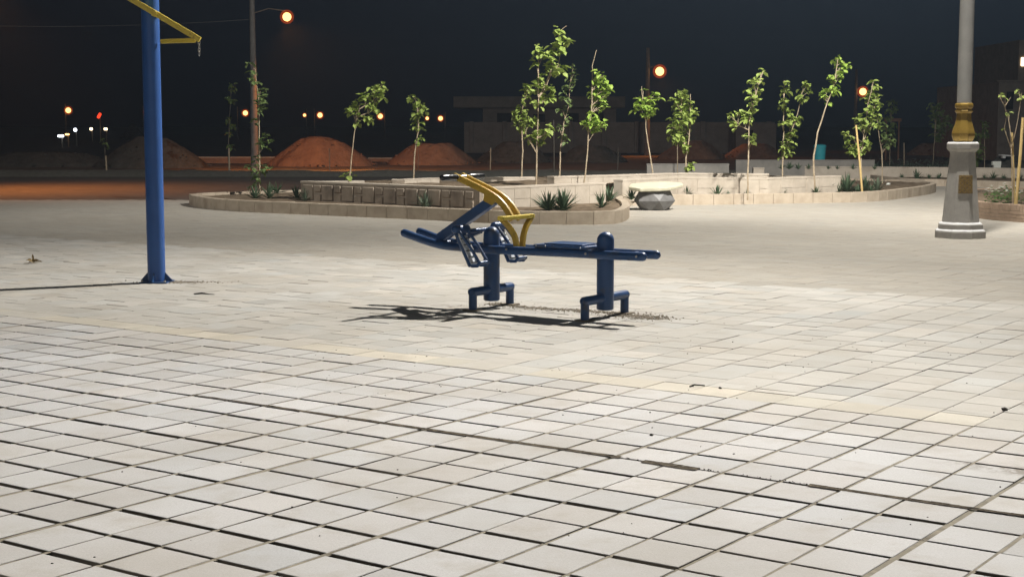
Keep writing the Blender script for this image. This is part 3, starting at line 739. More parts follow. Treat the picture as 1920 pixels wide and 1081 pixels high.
sapling([z6([(1475,870),(1478,700),(1472,520),(1462,420),(1440,340),(1410,275)]), z6([(1480,560),(1500,430),(1520,270)]), z6([(1440,330),(1470,290)]), z6([(1460,560),(1430,460)])],
  z6([(1412,272,8),(1440,290,8),(1450,370,12),(1455,385,12),(1508,258,9),(1520,300,8),(1430,460,6),(1512,285,8)]), 24.6,
  'nearly leafless forked sapling in the brick planter at right', base_z=.2, dens=.7, leafs=.06, r0=.016)
sapling([[(431,324),(428,290),(430,240),(434,165)]], [(434,160,5),(436,168,6),(430,185,7),(436,190,6),(428,225,6),(436,235,6),(430,250,6),(434,275,5)], 50, 'dim ghostly sapling beside its stake left of the roadside pole', m='leafd', bark='darkwood', base_z=0, dens=1.0, leafs=.1, group='dim saplings along the gravel verge')
sapling([[(200,326),(198,300),(196,270)]], [(196,268,4),(192,262,4),(199,275,4)], 50, 'tiny dim sapling in front of the large dark earth heap', m='leafd', bark='darkwood', base_z=0, dens=1.0, leafs=.08, group='dim saplings along the gravel verge')

def stake(p0, p1, Y, r_, label, z=.1, m='stake', group='wooden stakes beside the saplings'):
    a = P(*p0, Y); c = P(*p1, Y); a.z = min(a.z, z); b = MB(); mid = a.lerp(c, .5)+Vector((.006,0,0))
    b.tube([a, mid, c], [r_, r_*.97, r_*.9], n=8)
    tag(b.build('wooden_stake', M[m], smooth=True, loc=a), label, 'stake', group)
s6 = z6([(675,795),(640,440),(1480,875),(1470,480),(1492,860),(1530,400),(1272,690),(1274,560)])
stake(s6[0], s6[1], 30.6, .021, 'thick yellow wooden stake leaning left in the bushy sapling')
stake(s6[2], s6[3], 24.7, .026, 'left upright stake of the yellow pair in the brick planter', z=.2)
stake(s6[4], s6[5], 24.5, .026, 'right leaning stake of the yellow pair in the brick planter', z=.2)
stake(s6[6], s6[7], 43, .02, 'thin yellow stake close to the right side of lamp base')
stake((618,318),(617,278), 51, .02, 'short dim stake before the bright orange earth heap', z=0, m='darkwood', group='short stakes along the gravel verge')
stake((784,316),(784,275), 52, .012, 'short dim stake before the second earth heap', z=0, m='darkwood', group='short stakes along the gravel verge')
stake((919,320),(920,277), 50, .02, 'short pale stake right of the second earth heap', z=0, m='bark', group='short stakes along the gravel verge')
stake((1158,318),(1159,277), 50, .014, 'short dim stake before the flat-roofed building', z=0, m='darkwood', group='short stakes along the gravel verge')
stake((1039,318),(1038,225), 48, .02, 'tall dim thin stake right of the tallest sapling trunk', z=0, m='darkwood', group='short stakes along the gravel verge')
stake((1270,320),(1270,262), 40, .014, 'thin dull stake left of the bushiest sapling', z=0, m='bark', group='short stakes along the gravel verge')
stake((430,324),(429,278), 49.8, .03, 'pale short stake beside the ghostly dim sapling', z=0, m='bark', group='short stakes along the gravel verge')
stake((200,326),(198,292), 49.8, .03, 'pale greenish short stake in front of dark heap', z=0, m='bark', group='short stakes along the gravel verge')
stake((1695,318),(1695,268), 55, .025, 'thin grey stake in the dark field left of the lamp post', z=0, m='bark', group='short stakes along the gravel verge')

# ------------------------------------------------------------------ concrete lamp post (the light source of the square)
lroot = empty('lamp_post', LP, 'tall grey lamp post with gold collar on an octagonal tapered concrete base', 'lamp post')
def octo(prof, b, ph=.5-13/45): b.lathe(prof, 8, (LP.x, LP.y, 0), ph)
k8 = 1/math.cos(math.pi/8)
b = MB(); octo([(.325*k8,-.02),(.325*k8,.085),(.315*k8,.10)], b); o1 = b.build('plinth', M['greyp'], lroot, bevel=.008)
b = MB(); octo([(.317*k8,.1005),(.30*k8,.112),(.29*k8,.1205)], b); b.build('plinth_edge', M['white'], lroot)  # white ring: light from above put into the ledge colour
b = MB(); octo([(.285*k8,.121),(.285*k8,.178),(.275*k8,.19)], b); b.build('step', M['greyp'], lroot)
b = MB(); octo([(.277*k8,.1905),(.25*k8,.212)], b); b.build('step_edge', M['white'], lroot)
b = MB(); octo([(.238*k8,.2125),(.16*k8,1.12),(.162*k8,1.15)], b); b.build('tapered_base', M['greyp'], lroot, bevel=.006)
b = MB(); octo([(.165*k8,1.1505),(.20*k8,1.185),(.207*k8,1.20),(.207*k8,1.255),(.198*k8,1.265)], b); b.build('cap', M['greyp'], lroot, bevel=.005)
b = MB(); octo([(.199*k8,1.2655),(.185*k8,1.282)], b); b.build('cap_top', M['white'], lroot)
# plaque on the face that looks at the camera
ang = math.atan2(-(LP.y), -(LP.x))
face = -math.pi/2
nrm = Vector((0,-1,0))
def basepos(zz): return .238+(.16-.238)*(zz-.2125)/(1.12-.2125)
z0p, z1p = .60, .845
b = MB()
cpts = []
fa = R(-103); fn = Vector((math.cos(fa), math.sin(fa), 0)); ft = Vector((-fn.y, fn.x, 0))
def onface(dx, zz, out): q = LP+ft*dx+fn*(basepos(zz)+out); q.z = zz; return q
for dx, zz in ((-.092,z0p),(.098,z0p),(.09,z1p),(-.086,z1p)): cpts.append(onface(dx+.035, zz, .002))
b.add(cpts+[q+fn*.014 for q in cpts], [(0,1,2,3),(4,5,6,7),(0,1,5,4),(1,2,6,5),(2,3,7,6),(3,0,4,7)])
pq = b.build('plaque', M['plaque'], lroot, bevel=.003)
b = MB()          # interlaced relief on the plaque: knotwork of small raised bars
for i in range(5):
    for j in range(7):
        zz = z0p+.025+j*.033; xx = -.062+i*.033
        p = onface(xx+.037, zz, .018); rot = Matrix.Rotation(R(-13), 3, 'Z') @ Matrix.Rotation(R(45 if (i+j) % 2 else -45), 3, 'Y')
        b.box(p, (.034,.006,.008), rot)
b.build('relief', M['gold'], pq)
prof = [(.125,1.2825),(.135,1.30),(.158,1.36),(.160,1.40),(.152,1.43),(.126,1.51),(.108,1.57),(.102,1.66),(.108,1.672),(.122,1.685),(.124,1.70),(.108,1.712),(.108,1.725),(.126,1.745),(.128,1.765),(.122,1.79),(.100,1.80)]
b = MB(); b.lathe(prof, 8, (LP.x, LP.y, 0), .5-13/45); b.build('gold_collar', M['gold'], lroot, smooth=False, bevel=.004)
b = MB(); b.lathe([(.096,1.8005),(.093,5.0),(.075,LAMPZ+.25),(.03,LAMPZ+.35)], 28, (LP.x, LP.y, 0)); b.build('shaft', M['greypole'], lroot, smooth=True)
for hd_ in (HEAD, FILL_HEAD):  # the second arm and head are added to carry the fill beam
    b = MB(); top = Vector((LP.x, LP.y, LAMPZ+.15)); b.tube([top, top.lerp(hd_+Vector((0,0,.12)), .5)+Vector((0,0,.1)), hd_+Vector((0,0,.12))], .03, n=10)
    b.build('arm', M['greypole'], lroot, smooth=True)
    b = MB(); b.lathe([(.05,.14),(.16,.12),(.26,.04),(.28,.0),(.27,-.005),(.02,.0)][::-1], 24, hd_); hd = b.build('lamp_head', M['greypole'], lroot, smooth=True)
    b = MB(); b.lathe([(.24,-.012),(.2,-.03),(.05,-.04)][::-1], 24, hd_); b.build('lamp_glass', M['whitelamp'], hd)

# ------------------------------------------------------------------ blue exercise pole
BP = G(294, 529)
proot = empty('exercise_pole', BP, 'thick blue steel pole with a yellow lever arm and short chain, at left', 'exercise pole')
b = MB(); b.tube([BP+Vector((0,0,.012)), BP+Vector((0,0,3.4))], .0845, n=36); b.build('blue_post', M['bluepole'], proot, smooth=True)
b = MB(); b.box(BP+Vector((0,0,.007)), (.27,.27,.012), Matrix.Rotation(R(-4),3,'Z')); b.build('base_plate', M['blue'], proot, bevel=.003)
for k in range(4):
    a = R(-4+90*k); d = Vector((math.cos(a), math.sin(a), 0)); s = Vector((-d.y, d.x, 0))*.005
    q0 = BP+d*.083+Vector((0,0,.0135)); q1 = BP+d*.155+Vector((0,0,.0135)); q2 = BP+d*.083+Vector((0,0,.10)); q3 = BP+d*.155+Vector((0,0,.02))
    b = MB(); b.add([q0+s,q1+s,q3+s,q2+s,q0-s,q1-s,q3-s,q2-s], [(0,1,2,3),(4,5,6,7),(0,1,5,4),(1,2,6,5),(2,3,7,6),(3,0,4,7)])
    b.build('gusset', M['blue'], proot)
for k in range(4):
    a = R(41+90*k); d = Vector((math.cos(a), math.sin(a), 0))
    b = MB(); b.lathe([(.012,.0135),(.012,.026),(.006,.03)], 6, BP+d*.155); b.build('anchor_bolt', M['steel'], proot)
YF = BP.y-.13
def bar(b, a, c, wd, ht):
    d = (c-a); L = d.length; q = d.to_track_quat('X', 'Z').to_matrix(); b.box((a+c)/2, (L, wd, ht), q)
b = MB(); e1 = P(375,75,YF); e0 = P(150,-58,YF); bar(b, e0, e1, .05, .052); b.build('lever_arm', M['yellowp'], proot, bevel=.004)
b = MB(); s0 = P(302,78,BP.y-.04); s1 = P(366,76,YF+.01); bar(b, s0, s1, .035, .04); b.build('strut', M['yellowp'], proot, bevel=.003)
b = MB(); pv = P(290,26,YF); b.tube([pv+Vector((0,-.04,0)), Vector((pv.x, BP.y, pv.z))], .028, n=16); b.build('pivot', M['yellowp'], proot, smooth=True)
b = MB(); c0 = P(373,79,YF)
for k in range(4):
    cz = c0+Vector((0,0,-.005-.034*k)); pts = []
    ax = Vector((1,0,0)) if k % 2 == 0 else Vector((.35,.94,0))
    for j in range(13):
        a = 2*math.pi*j/12; pts.append(cz+ax*.010*math.cos(a)+Vector((0,0,.022*math.sin(a))))
    b.tube(pts, .0042, n=6, caps=False)
b.build('chain', M['steel'], proot, smooth=True)

# ------------------------------------------------------------------ rowing machine
OR = Vector((.2798, 12.2625, 0))
rroot = empty('rowing_machine', OR, 'blue outdoor rowing machine with yellow curved lever bars and black handlebar', 'exercise machine')
def Lc(x, y, z): return OR+UA*x+UB*y+Vector((0,0,z))
RM = Matrix((UA, UB, Vector((0,0,1)))).transposed()
for x in (-.549, .556):
    b = MB(); r_ = .068
    prof = [(r_-.012,.058),(r_,.066),(r_,.605)]+[(r_*math.cos(R(a)), .605+r_*math.sin(R(a))) for a in (12,24,36,48,60,72,84)]
    b.lathe(prof, 32, Lc(x,0,0)); post = b.build('post', M['blue'], rroot, smooth=True)
    hw = .30 if x < 0 else .335
    b = MB(); b.tube([Lc(x,-hw+.03,.152), Lc(x,hw-.03,.152)], .037, n=20, dome=True); b.build('cross_tube', M['blue'], rroot, smooth=True)
    for s in (-1, 1):
        b = MB(); b.tube([Lc(x,s*(hw-.038),.0), Lc(x,s*(hw-.038),.15)], .034, n=20); lg = b.build('leg', M['blue'], rroot, smooth=True)
        b = MB(); b.box(Lc(x,s*(hw-.038),.005), (.13,.11,.008), RM); b.build('foot_plate', M['mud'], lg)
def curve(pts, n=6):
    out = []
    for i in range(len(pts)-1):
        p0 = pts[max(0,i-1)]; p1 = pts[i]; p2 = pts[i+1]; p3 = pts[min(len(pts)-1, i+2)]
        for k in range(n):
            t = k/n; out.append(.5*((2*p1)+(p2-p0)*t+(2*p0-5*p1+4*p2-p3)*t*t+(3*p1-p0-3*p2+p3)*t**3))
    out.append(pts[-1]); return out
for s in (-1, 1):
    y = s*.105
    pts = [Vector(q) for q in [(.955,y,.503),(.55,y,.501),(0,y,.497),(-.55,y,.492),(-.85,y,.497),(-1.0,y,.507),(-1.16,y,.535),(-1.39,y,.590)]]
    b = MB(); b.tube([Lc(*q) for q in curve(pts, 5)], .0345, n=18, dome=True); rl = b.build('rail', M['blue'], rroot, smooth=True)
    for bx_ in (-.30, .46, .92):
        b = MB(); b.tube([Lc(bx_, y+s*.030, .505), Lc(bx_, y+s*.042, .505)], .009, n=8); b.build('bolt', M['steel'], rl)
# cross pieces between the rails
for x in (.80, -1.05):
    b = MB(); b.tube([Lc(x,-.1,.5+(.012 if x<0 else 0)), Lc(x,.1,.5+(.012 if x<0 else 0))], .025, n=14); b.build('cross_bar', M['blue'], rroot, smooth=True)
# sliding seat
b = MB(); b.box(Lc(.215,0,.548), (.50,.30,.024), RM); st = b.build('seat', M['blue'], rroot, bevel=.011)
b = MB(); b.box(Lc(.24,0,.5665), (.36,.26,.012), RM); b.build('seat_pad', M['blue'], st, bevel=.006)
for xx in (.0, .09, .42):
    b = MB(); b.tube([Lc(xx,-.1515,.548), Lc(xx,-.157,.548)], .006, n=10); b.build('bolt', M['steel'], st)
# lever (thick square tube, leaning) and bracket
b = MB(); bar(b, Lc(-1.08,0,.555), Lc(-.52,0,.895), .085, .08); b.build('lever', M['blue'], rroot, bevel=.008)
b = MB(); bar(b, Lc(-1.10,0,.50), Lc(-1.02,0,.60), .09, .06); b.build('lever_socket', M['blue'], rroot, bevel=.008)
b = MB()
for s in (-1, 1):
    y = s*.045
    q = [Lc(-.60,y,.885), Lc(-.51,y,.85), Lc(-.455,y,.90), Lc(-.50,y,.945), Lc(-.585,y,.965)]
    o_ = UB*.004
    b.add([p-o_ for p in q]+[p+o_ for p in q], [(0,1,2,3,4),(5,6,7,8,9)]+[(i,(i+1)%5,5+(i+1)%5,5+i) for i in range(5)])
b.build('bracket', M['yellow'], rroot)
# two curved yellow bars
def ribbon(pts, y, thick, depth):
    """closed flat bar following a local xz curve at offset y: thick across y, depth in the plane"""
    b = MB(); cs = curve([Vector((p[0], 0, p[1])) for p in pts], 6); vs_ = []
    for i, p in enumerate(cs):
        t = (cs[min(i+1, len(cs)-1)]-cs[max(i-1, 0)]).normalized(); n_ = Vector((-t.z, 0, t.x))
        for (a, d) in ((-1,-1),(1,-1),(1,1),(-1,1)):
            vs_.append(Lc(p.x+n_.x*d*depth/2, y+a*thick/2, p.z+n_.z*d*depth/2))
    fs_ = []
    for i in range(len(cs)-1):
        for k in range(4):
            k2 = (k+1) % 4; fs_.append((i*4+k, i*4+k2, (i+1)*4+k2, (i+1)*4+k))
    fs_ += [(3,2,1,0), tuple((len(cs)-1)*4+k for k in range(4))]
    b.add(vs_, fs_); return b
cp = [(-.895,1.085),(-.72,1.02),(-.55,.955),(-.44,.895),(-.36,.82),(-.30,.735)]
for s in (-1, 1):
    ribbon([(p[0], p[1]) for p in cp], s*.052, .030, .052).build('lever_bar', M['yellow'], rroot, bevel=.005)
b = MB(); b.tube([Lc(-.845,-.27,1.075), Lc(-.845,.27,1.075)], .0165, n=14); hbar = b.build('handlebar', M['steel'], rroot, smooth=True)
for s in (-1, 1):
    b = MB(); b.tube([Lc(-.845,s*.095,1.075), Lc(-.845,s*.275,1.075)], .026, n=18, dome=True); b.build('grip', M['black'], hbar, smooth=True)
# yellow cross bar on a forked support
b = MB(); bar(b, Lc(-.295,-.235,.758), Lc(-.295,.225,.758), .058, .034); b.build('yellow_cross_bar', M['yellowp'], rroot, bevel=.008)
for s in (-1, 1):
    b = MB(); cs = curve([Vector(q) for q in [(-.293,s*.205,.745),(-.283,s*.12,.68),(-.272,s*.06,.60),(-.266,s*.038,.50)]], 5); vs_ = []
    for i, p in enumerate(cs):
        t = (cs[min(i+1, len(cs)-1)]-cs[max(i-1, 0)]).normalized(); n_ = Vector((0, -t.z, t.y)).normalized()
        for (a, d) in ((-1,-1),(1,-1),(1,1),(-1,1)): vs_.append(Lc(p.x+a*.022, p.y+n_.y*d*.017, p.z+n_.z*d*.017))
    b.add(vs_, [(i*4+k, i*4+(k+1)%4, (i+1)*4+(k+1)%4, (i+1)*4+k) for i in range(len(cs)-1) for k in range(4)]+[(3,2,1,0), tuple((len(cs)-1)*4+k for k in range(4))])
    b.build('fork', M['yellow'], rroot, bevel=.005)
# foot rests
b = MB(); b.tube([Lc(-.66,-.33,.64), Lc(-.66,.33,.64)], .018, n=14); b.build('axle', M['blue'], rroot, smooth=True)
for s in (-1, 1):
    yc = s*.27
    fr = MB()
    for dy in (-.052, .052):
        fr.tube([Lc(-.690,yc+dy,.655), Lc(-.612,yc+dy,.52), Lc(-.535,yc+dy,.375)], .016, n=12, dome=True)
    fr.tube([Lc(-.535,yc-.052,.375), Lc(-.535,yc+.052,.375)], .016, n=10)
    fo = fr.build('foot_rest', M['blue'], rroot, smooth=True)
    b = MB(); b.tube([Lc(-.662,yc-.075,.662), Lc(-.662,yc+.075,.662)], .034, n=18, dome=True); b.build('knob', M['blue'], fo, smooth=True)
    b = MB(); bar(b, Lc(-.645,yc,.61), Lc(-.505,yc,.365), .115, .006); b.build('tread_plate', M['galv'], fo, bevel=.002)
    b = MB(); q = Vector((-.645,0,.61)); q2 = Vector((-.505,0,.365))
    for k in range(5):
        p = q.lerp(q2, .12+.19*k); b.tube([Lc(p.x+.006,yc-.05,p.z+.005), Lc(p.x+.006,yc+.05,p.z+.005)], .004, n=6)
    b.build('tread_rib', M['black'], fo)
    b = MB(); b.tube([Lc(-.505,yc-.058,.372), Lc(-.455,yc-.058,.375), Lc(-.43,yc-.055,.40)], .015, n=10, dome=True); b.tube([Lc(-.505,yc+.058,.372), Lc(-.455,yc+.058,.375), Lc(-.43,yc+.055,.40)], .015, n=10, dome=True)
    b.tube([Lc(-.43,yc-.055,.40), Lc(-.43,yc+.055,.40)], .015, n=10); b.tube([Lc(-.645,yc-.058,.655), Lc(-.53,yc-.058,.53), Lc(-.44,yc-.055,.41)], .013, n=10)
    b.tube([Lc(-.645,yc+.058,.655), Lc(-.53,yc+.058,.53), Lc(-.44,yc+.055,.41)], .013, n=10)
    b.build('heel_guard', M['blue'], fo, smooth=True)
b = MB(); bar(b, Lc(-.93,0,.53), Lc(-.66,0,.63), .05, .035); b.build('link_arm', M['blue'], rroot, bevel=.005)

# ------------------------------------------------------------------ stone bench
BC = G(1226, 393); BC.y -= .1
broot = empty('stone_bench', BC, 'stone bench with a cream slab seat on a dark faceted base beside the kerb bend', 'bench')
b = MB(); n = 6
rings = [(.25,.0,0.0),(.385,.17,.5),(.28,.36,0.0),(.22,.372,0.0)]
vs_ = []
for (r_, z, ph) in rings: vs_ += [BC+Vector((r_*math.cos(2*math.pi*(k+ph+.15)/n), r_*.9*math.sin(2*math.pi*(k+ph+.15)/n), z)) for k in range(n)]
fs_ = [tuple(range(n))[::-1]]
for k in range(n):
    k2 = (k+1) % n
    fs_ += [(k,k2,n+k),(k2,n+k2,n+k),(n+k,n+k2,2*n+k2),(n+k,2*n+k2,2*n+k),(2*n+k,2*n+k2,3*n+k2,3*n+k)]
fs_.append(tuple(3*n+k for k in range(n))); b.add(vs_, fs_); b.build('bench_base', M['benchbase'], broot, bevel=.006)
b = MB(); outl = [(-.47,-.10),(-.28,-.30),(.05,-.31),(.25,-.27),(.50,-.02),(.49,.16),(.22,.31),(-.1,.33),(-.4,.2)]
tz = lambda x, y: .03*x+.14*y
vs_ = [BC+Vector((x,y,.385+tz(x,y))) for x,y in outl]+[BC+Vector((x*1.02,y*1.02,.445+tz(x,y)+.01*random.random())) for x,y in outl]
n = len(outl); b.add(vs_, [tuple(range(n))[::-1], tuple(range(n,2*n))]+[(i,(i+1)%n,n+(i+1)%n,n+i) for i in range(n)])
b.build('bench_slab', M['bench'], broot, bevel=.015)

# ------------------------------------------------------------------ earth heaps
def pebble(b, c, s):
    n0 = len(b.v); bm = bmesh.new(); bmesh.ops.create_icosphere(bm, subdivisions=1, radius=s)
    vs_ = [Vector((v.co.x*random.uniform(.7,1.3), v.co.y*random.uniform(.7,1.3), v.co.z*.55))*random.uniform(.85,1.15)+c for v in bm.verts]
    fs_ = [tuple(v.index for v in f.verts) for f in bm.faces]; bm.free(); b.add(vs_, fs_)
def heap(px, pyb, pyt, wpx, Y, label, m, seed, flat=.3, group='earth heaps beyond the road', depth=.7):
    c = P(px, pyb, Y); c.z = -.05; h = P(px, pyt, Y).z+.05; rx = wpx/2*Y/F; ry = rx*depth
    nr, na = 22, 72; b = MB(); vs_ = []; fs_ = []
    for i in range(nr+1):
        f_ = i/nr
        for k in range(na):
            a = 2*math.pi*k/na
            rr = 1+.24*noise.noise(Vector((math.cos(a)*1.3+seed, math.sin(a)*1.3, seed)))
            x = c.x+rx*f_*rr*math.cos(a); y = c.y+ry*f_*rr*math.sin(a)
            q = max(0, (f_-flat)/(1-flat)); z = h*(1-q**1.15)*(1-.04*f_)+ (h*.13*noise.noise(Vector((x*1.1, y*1.1, seed)))+h*.05*noise.noise(Vector((x*3, y*3, seed)))+h*.03*noise.noise(Vector((x*9, y*9, seed))))*(1-q*.6)
            if i == nr: z = -.08
            vs_.append(Vector((x, y, z+c.z*0)))
    for i in range(nr):
        for k in range(na):
            k2 = (k+1) % na; fs_.append((i*na+k, (i+1)*na+k, (i+1)*na+k2, i*na+k2))
    b.add(vs_, fs_)
    for k in range(70):
        a = random.uniform(0, 6.283); f_ = random.uniform(.45, 1.12); q = max(0, (min(f_,1)-flat)/(1-flat))
        rr = 1+.24*noise.noise(Vector((math.cos(a)*1.3+seed, math.sin(a)*1.3, seed)))
        sz = random.uniform(.02, .075); cc = Vector((c.x+rx*f_*rr*math.cos(a), c.y+ry*f_*rr*math.sin(a), max(-.04, h*(1-q**1.15)*(1-.04*f_))))
        pebble(b, cc, sz)
    o = b.build('earth_heap', m, smooth=True, loc=(c.x, c.y, 0)); tag(o, label, 'earth heap', group); return o
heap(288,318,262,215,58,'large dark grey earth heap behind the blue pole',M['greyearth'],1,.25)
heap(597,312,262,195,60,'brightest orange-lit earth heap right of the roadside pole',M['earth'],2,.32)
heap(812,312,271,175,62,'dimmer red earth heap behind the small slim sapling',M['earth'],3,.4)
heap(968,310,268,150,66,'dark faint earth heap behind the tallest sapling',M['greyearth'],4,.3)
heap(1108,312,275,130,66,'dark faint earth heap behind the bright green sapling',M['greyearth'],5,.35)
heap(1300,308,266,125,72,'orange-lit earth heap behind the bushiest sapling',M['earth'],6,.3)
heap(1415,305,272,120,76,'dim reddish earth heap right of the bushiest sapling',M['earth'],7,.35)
heap(85,322,288,260,60,'low broad dark earth bank at the far left',M['greyearth'],8,.5)
heap(250,262,234,46,170,'small pale distant dome-shaped earth heap left of the blue pole',M['greyearth'],9,.2)
heap(1890,320,297,90,50,'low dark rubble heap with a pale slab on it at right edge',M['greyearth'],11,.4)
b = MB(); c = P(1887,291.5,49.5); b.box(c, (.42,.3,.04), Matrix.Rotation(R(4),3,'Y')); b.box(c+Vector((-.1,0,-.05)), (.1,.2,.08)); tag(b.build('pale_slab', M['white'], bevel=.01, loc=c), 'thin pale slab lying on the rubble heap at right edge', 'slab')
b = MB(); c = P(1868,306,44); b.box(c, (.25,.12,.11), Matrix.Rotation(R(3),3,'Z')); b.box(c+Vector((.02,0,-.1)), (.2,.11,.1)); tag(b.build('white_block', M['flower'], bevel=.006, loc=c), 'small bright white block in front of the rubble heap', 'block')
# turquoise bin
c = P(1537,290,48); c.z = -.03
b = MB(); b.lathe([(.14,0),(.19,.85),(.2,.86),(.2,.90),(.17,.93),(.05,.95)], 20, c); tag(b.build('litter_bin', M['cyan'], smooth=True, loc=c), 'turquoise barrel behind the stem of the leaning sapling', 'barrel')

# low walls in the far field
low_wall([Vector((*P(372,300,63).xy,0)), Vector((*P(520,300,63).xy,0))], .22, 'orange-lit low wall between the dark heap and bright orange heap', M['earth'], None, z0=-.05, name='field_wall', group='low walls in the dark field')
low_wall([Vector((*P(690,300,66).xy,0)), Vector((*P(740,300,66).xy,0))], .12, 'very low reddish bank between the two orange earth heaps', M['earth'], None, z0=-.05, name='field_wall', group='low walls in the dark field')

# ------------------------------------------------------------------ buildings
DB = 92.0
def bx(root, name, x0, x1, y0, y1, Y, d, m):
    a = P(x0, y0, Y); c = P(x1, y1, Y); b = MB(); b.box(((a.x+c.x)/2, Y+d/2, (a.z+c.z)/2), (c.x-a.x, d, a.z-c.z)); return b.build(name, m, root, bevel=.02)
g = P(1010,283,DB); g.z = -.05
bl = empty('flat_roofed_building', g, 'dim unfinished grey building with an overhanging flat roof slab behind the saplings', 'building')
bx(bl, 'roof_slab', 850, 1172, 181, 202, DB-.6, 8, M['block'])
mw = bx(bl, 'wall', 905, 1155, 202.2, 286, DB, 7, M['block'])
for x0, x1, y0, y1 in [(932,958,212,232),(1060,1085,212,230),(1000,1022,214,252),(1110,1132,210,232)]:
    wv = bx(bl, 'window', x0, x1, y0, y1, DB-.05, .04, M['dark'])
g = P(1300,283,86); g.z = -.05
pw = empty('perimeter_wall', g, 'long dim block wall running right from the flat-roofed building', 'wall')
bx(pw, 'wall', 870, 1452, 229, 287, 86, .3, M['block'])
for x in range(880, 1450, 62): bx(pw, 'pier', x, x+8, 227.5, 287, 85.8, .18, M['block'])
g = P(1425,285,84); g.z = -.05
sh = empty('block_hut', g, 'small dim block hut at the right end of the long wall', 'hut')
bx(sh, 'wall', 1380, 1455, 232, 288, 82, 2.5, M['block']); bx(sh, 'window', 1400, 1412, 244, 256, 81.95, .04, M['dark'])
M['bb'] = mat('brown_brick_wall', (.13,.115,.10), (.18,.155,.135), scale=3, rough=.95, spec=.1)
g = P(1950,290,62); g.z = -.05
bb = empty('brown_building', g, 'tall dark brown brick building cut off at the right frame edge', 'building')
bx(bb, 'wall', 1873, 2150, 154, 302, 62, 9, M['bb']); bx(bb, 'tower', 1911, 2100, 75, 153.5, 63, 6, M['bb'])
bx(bb, 'parapet', 1870, 2150, 150.5, 153.8, 61.9, .25, M['bb']); bx(bb, 'roof_tank', 1895, 1909, 141, 150, 64, .8, M['block'])
bx(bb, 'window', 1888, 1900, 172, 205, 61.95, .04, M['dark'])
wn = bx(bb, 'window', 1915, 1935, 108, 124, 62.95, .04, M['warmlamp'])

# ------------------------------------------------------------------ orange street lamps
OC = (1.0, .32, .06)
def street_lamp(pole, lamp, ybase, Y, ytop, label, rpx, power=0, pr=.11, m='sodium', aim=(.9, 3.0, -4)):
    base = P(pole, ybase, Y); base.z = -.05
    root = empty('street_lamp', base, label, 'street lamp', 'orange street lamps along the roads')
    tp = P(pole, ytop, Y); b = MB(); b.tube([base, Vector((base.x, Y, tp.z))], [pr, pr*.6], n=12); b.build('pole', M['concretepole'], root, smooth=True)
    lp = P(*lamp, Y-.2)
    b = MB(); st_ = Vector((base.x, Y, lp.z+.12)); en = lp+Vector((-.05 if lp.x > base.x else .05, 0, .2))
    b.tube([st_, st_.lerp(en, .5)+Vector((0,0,.12)), en], .018, n=8); b.build('arm', M['darkwood'], root, smooth=True)
    rr = rpx*Y/F
    bm = bmesh.new(); bmesh.ops.create_uvsphere(bm, u_segments=20, v_segments=12, radius=rr); me = bpy.data.meshes.new('lamp_globe'); bm.to_mesh(me); bm.free(); me.materials.append(M[m])
    for p in me.polygons: p.use_smooth = True
    o = bpy.data.objects.new('lamp_globe', me); COL.objects.link(o); o.scale = (1,1,1); o.location = lp; o.parent = root; o.matrix_parent_inverse = Matrix.Translation(-root.location)
    bm = bmesh.new(); bmesh.ops.create_uvsphere(bm, u_segments=20, v_segments=12, radius=rr*1.6); me = bpy.data.meshes.new('halo_shell'); bm.to_mesh(me); bm.free(); me.materials.append(M['haloshell'])  # larger glowing shell painted as the halo of the globe
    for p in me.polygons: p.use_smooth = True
    a_ = bpy.data.objects.new('halo_shell', me); COL.objects.link(a_); a_.parent = o
    if power: light('SPOT', 'sodium_light', lp+Vector((0,-.1,-rr*1.5)), power, OC, .12, aim=lp+Vector(aim), cone=124, blend=.6)
    return root
street_lamp(478,(538,32),322,51,-60,'nearest orange street lamp on a tall concrete pole, upper left',8,2600,.13, aim=(1.3,3,-4))
street_lamp(1213,(1237,134),300,80,90,'orange street lamp on its pole above the flat-crowned sapling',8,900,.15, aim=(.8,-4.5,-6.5))
street_lamp(1602,(1618,172),290,95,130,'orange street lamp half hidden by the bushy staked sapling at right',6.5,130,.13, aim=(-3.5,-9,-5))
for px, lx, ly, r_, Y, l in [(124,128,207,5.5,150,'lone distant orange lamp high above the car lights at left'),(270,273,210,3.2,230,'tiny orange lamp touching the left side of the blue pole'),(446,460,212,5,170,'distant orange lamp just left of the concrete roadside pole'),(575,571,216,3,240,'tiny left lamp of the pair above the bright orange heap'),(590,600,216,5,200,'larger right lamp of the pair above the bright orange heap'),(722,713,218,5,200,'distant orange lamp behind the crown of the right-leaning sapling'),(797,801,222,3.2,240,'tiny left lamp of the pair right of small slim sapling'),(835,826,222,4.5,200,'larger right lamp of the pair right of small slim sapling')]:
    street_lamp(px,(lx,ly),262,Y,ly-12,l,r_*.9,0,.09)
def glow(px, py, w_, h_, Y, m, label, name, cat, rot=0):
    c = P(px, py, Y); root = empty(name, Vector((c.x, Y, -.05)), label, cat)
    b = MB(); b.box(c, (w_*Y/F, .2, h_*Y/F), Matrix.Rotation(R(rot),3,'Y')); b.build('lamp_face', M[m], root, bevel=min(w_,h_)*Y/F*.3)
    b = MB(); b.tube([Vector((c.x, Y+.3, -.05)), Vector((c.x, Y+.3, c.z))], .06, n=8); b.build('mast', M['darkwood'], root)
glow(114,255,11,4.5,110,'whitelamp','low wide white car light at far left above the dark bank','car_light','sign')  # far car light drawn as a glowing box on a mast
glow(126,252,7,3,112,'sodium','small orange light touching the white car light','marker_light','light')
glow(141,243.5,6,6,120,'whitelamp','small round white light right of the white car light','flood_light','light')
glow(171,242,5.5,5,150,'warmlamp','left of two small warm lights left of the blue pole','marker_light','light')
